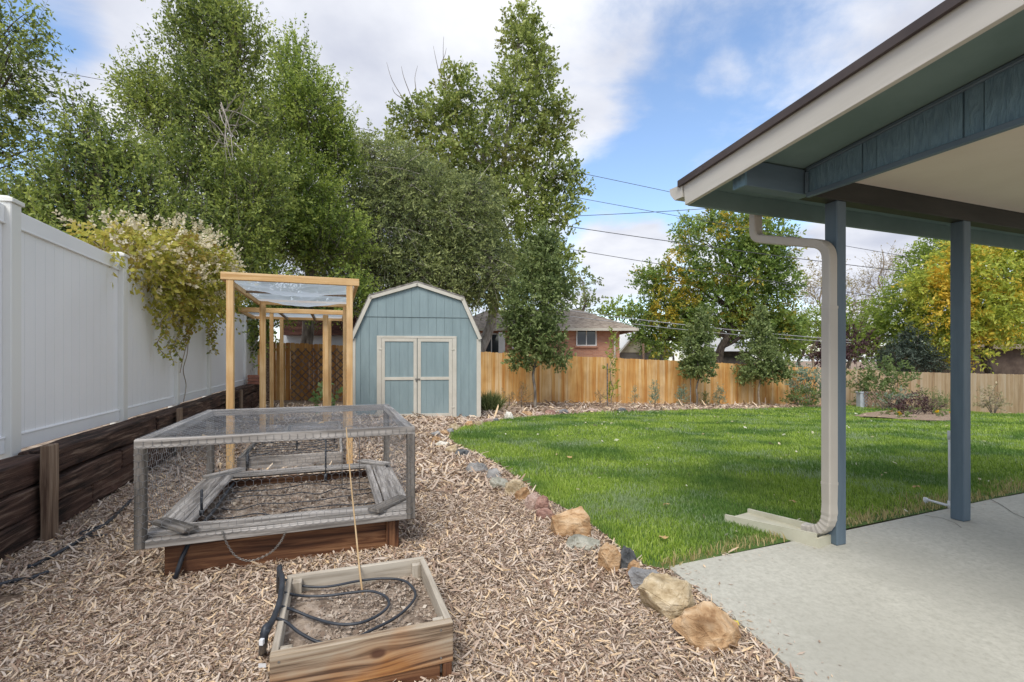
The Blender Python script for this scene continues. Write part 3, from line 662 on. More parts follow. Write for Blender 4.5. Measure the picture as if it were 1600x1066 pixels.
sb.hexa([sp(-.03,-.105,-.02),sp(-.03,.105,-.02),sp(0,.105,-.02),sp(0,-.105,-.02)],[sp(-.03,-.103,.075),sp(-.03,.103,.075),sp(0,.103,.075),sp(0,-.103,.075)])
splash_poly=[tuple(sp(t,s_,0)[:2]) for t,s_ in ((-.02,-.11),(-.02,.11),(1.0,.15),(1.0,-.15))]
tag(sb.build('splash_block', M['splash']), 'cream plastic splash block on the grass under the downspout elbow', 'splash block')
# white pvc pipe
pv = thing('water_pipe', 'thin white plastic pipe beside the farther porch post with an elbow on the concrete edge', 'pipe', P(2.43,4.5,0))
a0 = at(1484,800); a1 = at(1446,790)
m = MB(); m.tube([Vector((a0.x,a0.y,.05)),Vector((a0.x,a0.y,.66))], .011, 8); m.build('riser', M['pvc'], pv, smooth=True)
m = MB(); m.tube([Vector((a0.x,a0.y,.05)),Vector((a1.x,a1.y,.05))], .011, 8); m.build('run', M['pvc'], pv, smooth=True)
m = MB(); m.tube([Vector((a1.x,a1.y,-.02)),Vector((a1.x,a1.y,.066))], .016, 8); m.tube([Vector((a1.x,a1.y,.05)),Vector((a1.x,a1.y,.05)).lerp(Vector((a0.x,a0.y,.05)),.14)], .015, 8); m.build('fitting', M['pvc'], pv, smooth=True); m = MB(); m.tube([Vector((a0.x,a0.y,.034)),Vector((a0.x,a0.y,.09))], .015, 8); m.build('fitting', M['pvc'], pv, smooth=True); m = MB(); m.tube([Vector((a0.x,a0.y,.60)),Vector((a0.x,a0.y,.67))], .016, 8); m.build('fitting', M['pvc'], pv, smooth=True)

# ================================================================ shed
SB = at_d(652, 12.0); sz0 = float(gz(SB.x,SB.y)); th = math.radians(9.0)
shed = thing('garden_shed', 'blue grey barn shaped garden shed with beige trim and double doors', 'shed', (SB.x,SB.y,sz0))
SX = Vector((math.cos(th), math.sin(th), 0)); SY = Vector((-math.sin(th), math.cos(th), 0))
def S(x, y, z): return Vector((SB.x,SB.y,sz0-.03))+SX*x+SY*y+Zd*z
HWd, EH, BX, BZ, PZ, DEP = 1.57, 2.0, 1.15, 2.97, 3.33, 2.6
def top_at(x):
    x = abs(x)
    return PZ+(BZ-PZ)*x/BX if x <= BX else BZ+(EH-BZ)*(x-BX)/(HWd-BX)
def gprism(m, x0, x1, zf, y0, y1, dz=0):
    xs = sorted({x0,x1}|{b for b in (-BX,0,BX) if x0<b<x1}); 
    for a,b in zip(xs[:-1],xs[1:]):
        m.hexa([S(a,y0,zf),S(a,y1,zf),S(b,y1,zf),S(b,y0,zf)],[S(a,y0,top_at(a)-dz),S(a,y1,top_at(a)-dz),S(b,y1,top_at(b)-dz),S(b,y0,top_at(b)-dz)])
m = MB(); gprism(m, -HWd+.01, HWd-.01, .0, .012, .06, .02)
pw = .203; x = -HWd+.01
while x < HWd-.02:
    e = min(x+pw, HWd-.01)
    xs = sorted({x+.004,e-.004}|{b for b in (-BX,BX,0) if x+.004<b<e-.004})
    for a,b in zip(xs[:-1],xs[1:]):
        ta, tb = min(top_at(a)-.02,2.50), min(top_at(b)-.02,2.50)
        m.hexa([S(a,0,.0),S(a,.0125,.0),S(b,.0125,.0),S(b,0,.0)],[S(a,0,ta),S(a,.0125,ta),S(b,.0125,tb),S(b,0,tb)])
    x = e
m.build('front_wall', M['shed'], shed)
m = MB(); x = -1.36
while x < 1.36:
    e = min(x+pw*1.0, 1.365)
    xs = sorted({x+.002,e-.002}|{b for b in (-BX,BX,0) if x+.002<b<e-.002})
    for a,b in zip(xs[:-1],xs[1:]):
        m.hexa([S(a,-.014,2.512),S(a,.011,2.512),S(b,.011,2.512),S(b,-.014,2.512)],[S(a,-.014,max(2.513,top_at(a)-.02)),S(a,.011,max(2.513,top_at(a)-.02)),S(b,.011,max(2.513,top_at(b)-.02)),S(b,-.014,max(2.513,top_at(b)-.02))])
    x = e
m.build('gable_panel', M['shed'], shed)
for sx in (-1,1):
    m = MB(); m.hexa([S(sx*HWd,.061,0),S(sx*(HWd-.05),.061,0),S(sx*(HWd-.05),DEP,0),S(sx*HWd,DEP,0)],[S(sx*HWd,.061,EH),S(sx*(HWd-.05),.061,EH),S(sx*(HWd-.05),DEP,EH),S(sx*HWd,DEP,EH)]); m.build('side_wall', M['shed'], shed)
    m = MB(); m.hexa([S(sx*(HWd-.095),-.022,0),S(sx*(HWd+.012),-.022,0),S(sx*(HWd+.012),.03,0),S(sx*(HWd-.095),.03,0)],[S(sx*(HWd-.095),-.022,EH-.02),S(sx*(HWd+.012),-.022,EH-.02),S(sx*(HWd+.012),.03,EH-.02),S(sx*(HWd-.095),.03,EH-.02)]); m.build('corner_trim', M['trim'], shed, bevel=.003)
m = MB(); gprism(m, -HWd+.05, HWd-.05, 0, DEP-.05, DEP, .02); m.build('back_wall', M['shed'], shed)
op = [(-HWd-.03,EH-.03),(-BX,BZ+.02),(0,PZ+.02),(BX,BZ+.02),(HWd+.03,EH-.03)]
m = MB(); m2 = MB(); m3 = MB()
for (a,za),(b,zb_) in zip(op[:-1],op[1:]):
    m.hexa([S(a,-.05,za),S(b,-.05,zb_),S(b,DEP+.05,zb_),S(a,DEP+.05,za)],[S(a,-.05,za+.035),S(b,-.05,zb_+.035),S(b,DEP+.05,zb_+.035),S(a,DEP+.05,za+.035)])
    nx = Vector((-(zb_-za),0,b-a)).normalized(); off = .085
    m2.hexa([S(a,-.075,za+.02),S(b,-.075,zb_+.02),S(b,-.052,zb_+.02),S(a,-.052,za+.02)],[S(a-nx.x*off,-.075,za+.02-nx.z*off),S(b-nx.x*off,-.075,zb_+.02-nx.z*off),S(b-nx.x*off,-.052,zb_+.02-nx.z*off),S(a-nx.x*off,-.052,za+.02-nx.z*off)])
    m3.hexa([S(a,-.082,za+.022),S(b,-.082,zb_+.022),S(b,DEP+.06,zb_+.022),S(a,DEP+.06,za+.022)],[S(a,-.082,za+.055),S(b,-.082,zb_+.055),S(b,DEP+.06,zb_+.055),S(a,DEP+.06,za+.055)])
m3.build('roof', M['shingle'], shed); m2.build('rake_trim', M['trim'], shed)
def sbox(name, x0,x1,z0,z1,y0,y1,mat,par,bev=.003):
    m = MB(); m.hexa([S(x0,y0,z0),S(x1,y0,z0),S(x1,y1,z0),S(x0,y1,z0)],[S(x0,y0,z1),S(x1,y0,z1),S(x1,y1,z1),S(x0,y1,z1)]); return m.build(name, mat, par, bevel=bev)
DW = .93; DT = 1.99; DX = .0
sbox('door_casing', DX-DW-.04,DX-DW+.065,.0,DT+.0,-.03,-.001,M['trim'],shed); sbox('door_casing', DX+DW-.065,DX+DW+.04,.0,DT,-.03,-.001,M['trim'],shed); sbox('door_casing', DX-DW-.04,DX+DW+.04,DT+.001,DT+.055,-.032,-.001,M['trim'],shed)
for sx in (-1,1):
    x0,x1 = (DX-DW+.07,DX-.008) if sx<0 else (DX+.008,DX+DW-.07)
    m = MB(); k = 4; w = (x1-x0)/k
    for i in range(k): m.hexa([S(x0+i*w+.003,-.018,.05),S(x0+(i+1)*w-.003,-.018,.05),S(x0+(i+1)*w-.003,-.004,.05),S(x0+i*w+.003,-.004,.05)],[S(x0+i*w+.003,-.018,DT-.01),S(x0+(i+1)*w-.003,-.018,DT-.01),S(x0+(i+1)*w-.003,-.004,DT-.01),S(x0+i*w+.003,-.004,DT-.01)])
    m.hexa([S(x0,-.010,.05),S(x1,-.010,.05),S(x1,-.003,.05),S(x0,-.003,.05)],[S(x0,-.010,DT-.01),S(x1,-.010,DT-.01),S(x1,-.003,DT-.01),S(x0,-.003,DT-.01)])
    d = m.build('door', M['shed'], shed)
    t = .082
    for a,b,c_,e in ((x0,x0+t,.045,DT-.006),(x1-t,x1,.045,DT-.006)): sbox('stile',a,b,c_,e,-.036,-.0185,M['trim'],d)
    for c_,e in ((.045,.045+.075),(.955,1.03),(DT-.085,DT-.006)): sbox('rail',x0+t,x1-t,c_,e,-.035,-.0185,M['trim'],d)
    for z in (.25,1.7):
        xx = x0-.02 if sx<0 else x1+.02; sbox('hinge',xx-.04,xx+.04,z,z+.03,-.044,-.031,M['trim'],d)
    if sx > 0:
        m = MB(); m.box(S(DX+.01,-.047,.98),(.12,.012,.03)); m.box(S(DX-.02,-.052,.955),(.035,.02,.05)); m.build('latch', M['chain'], d)
sbox('sill',DX-DW-.02,DX+DW+.02,-.02,.04,-.02,-.001,M['trim'],shed)
# ================================================================ cedar fences
def picket_fence(name, label, u_or_v, rng, htop, panel_len, mats, face):
    """face 'back': fence along V at u; 'side': along U at v. htop(s)=top z, panels with single pickets"""
    t = None; s = rng[0]; k = 0
    while s < rng[1]-.05:
        e = min(s+panel_len, rng[1]); mid = (s+e)/2
        pos = P(u_or_v, mid) if face == 'back' else P(mid, u_or_v)
        if t is None: t = thing(name, label, 'fence', pos)
        m = MB(); x = s; mt = mats(mid)
        while x < e-.02:
            x1 = min(x+.1385, e); a, b = x+.0025, x1-.0025; zt = htop((a+b)/2)+random.uniform(-.012,.012); jo = random.uniform(-.006,.006)
            def Q(sv, off, z): return P(u_or_v+off, sv, z) if face == 'back' else P(sv, u_or_v+off, z)
            zb = (float(gz(*xy(u_or_v,a))) if face == 'back' else float(gz(*xy(a,u_or_v))))-.03
            c = .022
            out = [(a,zb),(b,zb),(b,zt-c),(b-c,zt),(a+c,zt),(a,zt-c)]
            n = 6; m.add([Q(p,jo,z) for p,z in out]+[Q(p,jo+.018,z) for p,z in out], [tuple(range(n-1,-1,-1)),tuple(range(n,2*n))]+[(i,(i+1)%n,n+(i+1)%n,n+i) for i in range(n)])
            x = x1
        pn = m.build('picket_panel', mt, t)
        r = MB()
        for fz in (.25,1.0,1.55):
            za = (float(gz(*xy(u_or_v,s))) if face == 'back' else float(gz(*xy(s,u_or_v))))+fz; zb2 = (float(gz(*xy(u_or_v,e))) if face == 'back' else float(gz(*xy(e,u_or_v))))+fz
            r.hexa([Q(s,.026,za),Q(e,.026,zb2),Q(e,.064,zb2),Q(s,.064,za)],[Q(s,.026,za+.085),Q(e,.026,zb2+.085),Q(e,.064,zb2+.085),Q(s,.064,za+.085)])
        r.build('rail', mt, t)
        s = e; k += 1
    return t
random.seed(21)
def ht_back(v): return 1.83+float(gz(*xy(17.0,v)))+ (0.0 if v > 4 else 0)
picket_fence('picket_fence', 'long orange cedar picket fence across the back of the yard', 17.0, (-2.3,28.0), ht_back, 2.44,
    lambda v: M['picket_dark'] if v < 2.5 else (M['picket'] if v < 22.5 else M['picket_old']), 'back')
picket_fence('picket_fence', 'greyed cedar picket fence along the right side of the lawn', 28.0, (-4.0,16.98), lambda u: 1.80+float(gz(*xy(u,28))), 2.44, lambda u: M['picket_old'], 'side')
# lattice panel behind the frames
lt = thing('lattice_panel', 'brown wooden lattice panel leaning before the back fence left of the shed', 'lattice', P(15.6,-1.0))
def lattice(t, O, X, Y, w, h, cell, sw, mat):
    for sgn in (1,-1):
        m = MB(); n = int((w+h)/cell)+1
        for k in range(n+1):
            c = k*cell
            if sgn > 0: a = (max(0,c-h), min(c,h)); b = (min(c,w), max(0,c-w))
            else: a = (max(0,c-h), h-min(c,h)); b = (min(c,w), h-max(0,c-w))
            p = O+X*a[0]+Y*a[1]; q = O+X*b[0]+Y*b[1]
            if (q-p).length < .05: continue
            d = (q-p).normalized(); nrm = X.cross(Y).normalized(); wv = d.cross(nrm)*sw/2; off = nrm*(.005 if sgn>0 else -.005)
            m.hexa([p-wv+off-nrm*.004,q-wv+off-nrm*.004,q+wv+off-nrm*.004,p+wv+off-nrm*.004],[p-wv+off+nrm*.004,q-wv+off+nrm*.004,q+wv+off+nrm*.004,p+wv+off+nrm*.004])
        m.build('slat_layer', mat, t)
la = at_d(455, 15.4); lb = at_d(553, 15.4)
lattice(lt, Vector((la.x,15.4,la.z-.1)), Vector((1,.1,0)).normalized(), Zd, 2.0, 1.75, .24, .04, M['lattice'])
# neighbour's dark shed left of the garden shed
nb = thing('neighbour_shed', 'dark brown board neighbour building with a pale wall band behind the lattice', 'building', at_d(500,20))
def hbox(par, name, px0,px1,py0,py1,d,th,mat,bev=0):
    a = pt(px0,py1,d); b = pt(px1,py0,d); m = MB(); m.box(((a.x+b.x)/2,d+th/2,(a.z+b.z)/2),(b.x-a.x,th,b.z-a.z)); return m.build(name, mat, par, bevel=bev)
M['dark_boards'] = surf('dark_red_boards', [(.035,.014,.01),(.075,.03,.022),(.11,.05,.035)], (2,2,30), .8, .4)
M['pale_wall'] = surf('pale_blue_wall', [(.40,.43,.47),(.47,.50,.53)], (3,3,3), .8, .1)
hbox(nb,'wall',443,690,522,640,20,2.5,M['pale_wall'])
m = MB()
for k in range(6):
    z0 = pt(500,524,19.8).z+k*.20; a = pt(440,500,19.6).x; b = pt(695,500,19.6).x; m.box(((a+b)/2,20.9-.1*0,z0+.095),(b-a,2.9,.188-.002*k))
m.build('roof_boards', M['dark_boards'], nb)
# stacked bricks on wall end
M['brickwork'] = surf('clay_brick', [(.20,.07,.045),(.32,.13,.085),(.38,.18,.13)], (9,9,9), .9, .4, island=.5)
bk = thing('brick_stack', 'small stack of red bricks beside a dark lump at the end of the timber wall', 'bricks', P(14.6,-2.02,.57))
for k in range(3):
    m = MB()
    for j in range(2): m.box(P(14.3+j*.12,-1.99,.62+k*.085),(.30,.10,.075),Matrix.Rotation(math.radians(20),3,'Z'))
    m.build('brick_row', M['brickwork'], bk, bevel=.004)
# ---- rocks
def rockmat(name, cols, sc=5): return surf(name, cols, (sc*3,sc*3,sc*4.5), .92, 1.0, detail=14, dist=.35, bdist=.03, stain=tuple(c*.6 for c in cols[0]), stain_scale=7, stain_amt=.75, contrast=(.37,.63))
RM = {'orange': rockmat('orange_rock', [(.34,.19,.09),(.58,.38,.21),(.68,.50,.32)]), 'tan': rockmat('tan_rock', [(0.375,0.281,0.163),(0.575,0.463,0.300),(0.700,0.600,0.438)]),
 'grey': rockmat('grey_rock', [(.22,.215,.21),(.35,.345,.335),(.47,.46,.45)]), 'dark': rockmat('dark_grey_rock', [(0.062,0.069,0.075),(0.138,0.144,0.150),(0.250,0.250,0.250)]),
 'red': rockmat('red_rock', [(.22,.12,.095),(.36,.21,.165),(.46,.31,.26)]), 'white': rockmat('white_rock', [(0.562,0.525,0.438),(0.750,0.712,0.625),(0.800,0.800,0.725)]),
 'blue': rockmat('blue_grey_rock', [(.20,.20,.205),(.32,.32,.325),(.44,.44,.44)]), 'pink': rockmat('pink_rock', [(0.350,0.237,0.188),(0.525,0.388,0.325),(0.625,0.512,0.450)]), 'green': rockmat('green_grey_rock', [(.28,.275,.22),(.42,.41,.34),(.52,.51,.44)])}
def rock(label, px, py, wpx, hpx, mk, seed, flat=.8, boxy=0):
    """py = base line of the rock in the photo"""
    base = at(px, py); d = base.y; w = wpx/F*d; h = hpx/F*d*.92; rs = random.Random(seed)
    bm = bmesh.new()
    for k in range(20 if not boxy else 11):
        th_ = rs.uniform(0,2*math.pi); c = rs.uniform(-.6,1); r = math.sqrt(max(0,1-c*c*.8))
        q = Vector((math.cos(th_)*r, math.sin(th_)*r, c))
        if boxy: q = Vector((math.copysign(abs(q.x)**.5,q.x), math.copysign(abs(q.y)**.5,q.y), math.copysign(abs(q.z)**.5,q.z)))
        bm.verts.new(q)
    r = bmesh.ops.convex_hull(bm, input=bm.verts)
    bmesh.ops.delete(bm, geom=[e for e in r['geom_interior'] if isinstance(e, bmesh.types.BMVert)], context='VERTS')
    bmesh.ops.triangulate(bm, faces=bm.faces)
    bmesh.ops.bevel(bm, geom=list(bm.edges), offset=.09, segments=2, affect='EDGES', clamp_overlap=True)
    bmesh.ops.triangulate(bm, faces=bm.faces); bmesh.ops.subdivide_edges(bm, edges=[e for e in bm.edges if e.calc_length()>.22], cuts=1); bmesh.ops.triangulate(bm, faces=bm.faces)
    bmesh.ops.subdivide_edges(bm, edges=[e for e in bm.edges if e.calc_length()>.2], cuts=1); bmesh.ops.triangulate(bm, faces=bm.faces)
    for v in bm.verts:
        n = v.co.normalized(); v.co += n*(.10*mnoise.noise(v.co*2.3+Vector((seed,0,0)))+.085*mnoise.noise(v.co*5+Vector((seed,3,0)))+.05*mnoise.noise(v.co*11))
    xs = [v.co.x for v in bm.verts]; zs_ = [v.co.z for v in bm.verts]; ys = [v.co.y for v in bm.verts]
    sx = w/(max(xs)-min(xs)); sz = h*1.25/(max(zs_)-min(zs_)); sy = max(w,h)*flat/(max(ys)-min(ys))
    for v in bm.verts:
        v.co = Vector(((v.co.x-(max(xs)+min(xs))/2)*sx, (v.co.y-(max(ys)+min(ys))/2)*sy, (v.co.z-min(zs_))*sz-h*.25))
    me = bpy.data.meshes.new('edging_rock'); bm.to_mesh(me); bm.free(); me.materials.append(RM[mk])
    me.polygons.foreach_set('use_smooth', [True]*len(me.polygons))
    if hasattr(me,'set_sharp_from_angle'): me.set_sharp_from_angle(angle=math.radians(24))
    o = bpy.data.objects.new('edging_rock', me); _link(o, Matrix.Translation(base+Vector((0,w*.2*flat,0))))
    tag(o, label, 'rock', 'rocks edging the lawn')
ROCKS = [
 ('broad orange tan slab rock at the patio corner, nearest the camera',1109,1008,108,56,'orange',1,.75,0),
 ('wide pale tan rock beside the patio edge, second nearest the camera',1047,962,92,56,'tan',32,.75,0),
 ('long blue grey rock touching the far corner of the patio',1010,917,56,30,'blue',3,.6,0),
 ('small tan rock squeezed between a dark rock and a blue grey rock',990,896,24,20,'orange',4,.8,0),
 ('dark slate rock with pale top beside the blocky orange rock',981,890,34,36,'dark',5,.8,0),
 ('blocky upright orange brown rock with square faces',953,892,36,44,'orange',66,.8,1),
 ('low flat greenish grey slab below the biggest orange boulder',912,857,56,20,'green',7,.6,0),
 ('biggest craggy orange boulder on the lawn edge',892,836,62,42,'orange',88,.7,1),
 ('low brick red rock at the foot of the orange boulder',852,811,32,16,'red',9,.8,0),
 ('bright red brown rock beside a purple grey one',848,800,26,26,'red',10,.8,0),
 ('purple grey streaked rock behind the red rocks',833,797,26,30,'pink',11,.7,0),
 ('brownish tan rock next to the smooth cream rock',817,782,26,20,'orange',12,.8,0),
 ('smooth rounded cream tan rock in the row above the red rocks',805,774,34,24,'tan',13,.85,0),
 ('low greenish tan rock in front of a rounded grey rock',780,763,32,18,'green',14,.8,0),
 ('rounded speckled grey rock beside the flat topped grey block',772,749,28,18,'grey',15,.8,0),
 ('flat topped rectangular grey block rock on the lawn edge',745,739,36,17,'grey',161,.6,1),
 ('dull grey rock half sunk in chips above the grey block',722,713,26,11,'dark',17,.7,0),
 ('cream pointed rock near the narrow end of the lawn',706,708,22,14,'tan',18,.8,0),
 ('pale whitish flat rock near the lawn tip',690,698,24,9,'white',19,.7,0),
 ('orange rock at the leftmost tip of the lawn edge',682,693,17,12,'orange',20,.8,0),
 ('grey rock at the lawn tip behind an orange one',680,682,16,9,'grey',21,.8,0),
 ('small brown rock just beyond the lawn tip',695,680,14,8,'orange',22,.8,0),
 ('small pale grey rock right of the lawn tip',704,677,12,9,'blue',23,.8,0),
 ('slanted oblong cream rock lying on the chips before the shed',709,672,18,11,'tan',24,.8,0),
 ('orange tan rock, left one of a touching pair before the shed',733,667,15,10,'orange',25,.8,0),
 ('cream rock, right one of a touching pair before the shed',747,666,14,9,'tan',26,.8,0),
 ('low pinkish tan rock left of the white rock',762,661,18,8,'pink',27,.8,0),
 ('dark little rock between the pinkish rock and the white rock',775,660,10,7,'dark',28,.8,0),
 ('tall white rock right of the shed corner',795,656,17,14,'white',29,.8,0),
 ('low orange rock in the chips below the young tree',822,650,20,8,'orange',30,.7,0),
 ('flat pink rock below the young tree',842,650,18,7,'pink',31,.7,0),
 ('long pink grey rock right of the young tree trunk',860,648,18,8,'red',33,.7,0),
 ('blue grey rock at the far lawn edge right of the young tree',879,646,19,8,'blue',34,.7,0),
 ('purple grey low rock on the far lawn edge before the fence',925,644,20,6,'pink',35,.7,0),
 ('dark brown rock on the far lawn edge below the columnar tree',972,643,16,6,'dark',36,.7,0),
 ('tiny tan rock on the far lawn edge below the small conifers',1040,641,10,4,'tan',37,.7,0),
 ('pale tan rock on the far lawn edge left of the second young tree',1088,640,9,4,'tan',38,.7,0),
 ('low cream rock at the far lawn edge below the third young tree',1196,637,16,5,'tan',39,.7,0),
 ('little cream rock by the green shrubs at the far fence end',1253,637,10,4,'tan',40,.7,0),
 ('low sandy edging rock at the left end of the flower bed',1352,651,12,4,'tan',41,.7,0),
 ('long sandy edging rock at the front of the flower bed',1378,654,20,4,'tan',42,.5,0),
]
for r in ROCKS: rock(*r)

# ================================================================ foliage builders
def blob(px, py, rx, ry, d, depth=None):
    c = pt(px, py, d); k = d/F; return (np.array(c), np.array([rx*k, (depth if depth else (rx+ry)*.5*k), ry*k]))
def leaves_mesh(name, C_, A_, l, wd, mat, parent, rng, curl=.25, tone=None):
    n = len(C_)
    A_ = A_/np.linalg.norm(A_,axis=1,keepdims=True); R_ = rng.normal(size=(n,3)); B_ = np.cross(A_,R_); B_ /= np.linalg.norm(B_,axis=1,keepdims=True)+1e-9
    ln = l*rng.uniform(.65,1.3,(n,1)); w = wd*ln
    p0 = C_; p1 = C_+A_*ln*.5+B_*w*.5; p2 = C_+A_*ln+np.cross(A_,B_)*ln*curl*rng.normal(size=(n,1))*.5; p3 = C_+A_*ln*.5-B_*w*.5
    v = np.stack([p0,p1,p2,p3],1).reshape(-1,3); f = np.arange(4*n).reshape(n,4)
    o = mesh_obj(name, v, f, mat, parent); tone = rng.uniform(0,1,n) if tone is None else np.clip(tone,0,1)
    at_ = o.data.attributes.new('tone','FLOAT','FACE'); at_.data.foreach_set('value', tone.astype(np.float32)); return o
def in_ellipsoids(blobs, n, rng, bias=.45):
    w = np.array([b[1][0]*b[1][2] for b in blobs]); w = w/w.sum(); idx = rng.choice(len(blobs), n, p=w)
    d = rng.normal(size=(n,3)); d /= np.linalg.norm(d,axis=1,keepdims=True); r = rng.uniform(0,1,(n,1))**bias
    C0_ = np.array([b[0] for b in blobs])[idx]; R0 = np.array([b[1] for b in blobs])[idx]
    return C0_+d*r*R0, d, idx
def lump(p, s, ph):
    return (np.sin(p[:,0]*s+ph)+np.sin(p[:,1]*s*1.1+ph*2.1+1.3*np.sin(p[:,0]*s*.7))+np.sin(p[:,2]*s*1.2+ph*.7+1.1*np.sin(p[:,1]*s*.9))+np.sin((p[:,0]+p[:,2])*s*1.9+ph)*.7)/3
def crown(parent, blobs, mat, l=.1, wd=.5, cov=3.0, per=12, tw=.6, up=.3, droop=0.0, gap=.25, seed=1, name='crown', lumps=1.4, bias=.5, side=.8, wood=None, wood_n=0, wood_r=.008):
    rng = np.random.default_rng(seed)
    area = sum(math.pi*b[1][0]*b[1][2] for b in blobs); n = int(cov*area/(.5*wd*l*l)/per)
    p, d, idx = in_ellipsoids(blobs, n, rng, bias)
    keep = lump(p, lumps*2.2, seed*1.7)+rng.normal(size=len(p))*.22 > -.9+gap*1.6; p = p[keep]; d = d[keep]
    dirs = d*.75+np.array([0,0,up])+rng.normal(size=p.shape)*.45; dirs /= np.linalg.norm(dirs,axis=1,keepdims=True)
    n = len(p); t = rng.uniform(0,1,(n,per)); t.sort(axis=1)
    L_ = tw*rng.uniform(.5,1.25,(n,1,1))
    q = p[:,None,:]+dirs[:,None,:]*t[:,:,None]*L_; q[:,:,2] -= droop*(t**2)*L_[:,:,0]
    sd = np.cross(dirs, rng.normal(size=dirs.shape)); sd /= np.linalg.norm(sd,axis=1,keepdims=True)
    sgn = np.where(np.arange(per)%2==0,1,-1)[None,:,None]
    a = dirs[:,None,:]*.6+sd[:,None,:]*sgn*side+rng.normal(size=q.shape)*.22; a[:,:,2] -= droop*.8
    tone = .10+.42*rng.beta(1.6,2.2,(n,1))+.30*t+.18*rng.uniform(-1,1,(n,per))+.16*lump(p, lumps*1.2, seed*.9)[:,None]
    o = leaves_mesh(name, q.reshape(-1,3), a.reshape(-1,3), l, wd, mat, parent, rng, tone=tone.reshape(-1))
    if wood is not None and wood_n:
        m = MB(); sel = rng.choice(n, min(n,wood_n), replace=False)
        for i in sel:
            a0 = Vector(p[i]-dirs[i]*tw*.8); b0 = Vector(p[i]+dirs[i]*float(L_[i,0,0])); b0.z -= droop*float(L_[i,0,0])
            mid = a0.lerp(b0,.5)+Vector((0,0,droop*.2*tw))
            m.tube([a0,mid,b0],[wood_r,wood_r*.75,wood_r*.35],3,cap=False)
        m.build('twigs', wood, parent)
    return o
def trunk(parent, base, top, r, blobs, mat, seed=1, limbs=True, start=.3, r_l=.4, fork=3, name='trunk'):
    rs = random.Random(seed); base = Vector(base); top = Vector(top); m = MB()
    pts = []; n = 9
    for i in range(n+1):
        t = i/n; p = base.lerp(top,t); k = math.sin(t*math.pi)*.04*(top-base).length
        pts.append(p+Vector((rs.uniform(-1,1)*k, rs.uniform(-1,1)*k,0)) if 0<i<n else p)
    pts[0] = pts[0]-Vector((0,0,.08))
    path = smooth_path(pts,3); N_ = len(path)
    rad = [r*(1.25 if i == 0 else 1)*(1-.8*i/(N_-1)) for i in range(N_)]
    m.tube(path, rad, 10)
    if limbs:
        for b in blobs:
            c = Vector(b[0]); t = start+(1-start)*max(0,min(1,(c.z-base.z)/max(.1,(top.z-base.z))-.25)); i = int(min(.9,t)*(N_-1)); s_ = path[i]
            e = c+Vector((rs.uniform(-.2,.2)*b[1][0],0,rs.uniform(0,.4)*b[1][2])); md = s_.lerp(e,.5)+Vector((0,0,.12*(e-s_).length)); md2 = s_.lerp(e,.25)+Vector((0,0,.03*(e-s_).length))
            lp = smooth_path([s_,md2,md,e],4); r0 = min(rad[i]*.7, r*r_l); m.tube(lp,[r0*(1-.75*k/(len(lp)-1)) for k in range(len(lp))],7)
            for _ in range(fork):
                s2 = lp[rs.randint(4,len(lp)-1)]; dd = Vector((rs.gauss(0,1),rs.gauss(0,1),rs.gauss(.4,.8))).normalized(); e2 = c+Vector((dd.x*b[1][0]*.9,dd.y*b[1][1]*.9,dd.z*b[1][2]*.9))
                l2 = smooth_path([s2,s2.lerp(e2,.5)+Vector((0,0,.08*(e2-s2).length)),e2],4); m.tube(l2,[r0*.4*(1-.8*k/(len(l2)-1)) for k in range(len(l2))],5)
    return m.build(name, mat, parent, smooth=True)
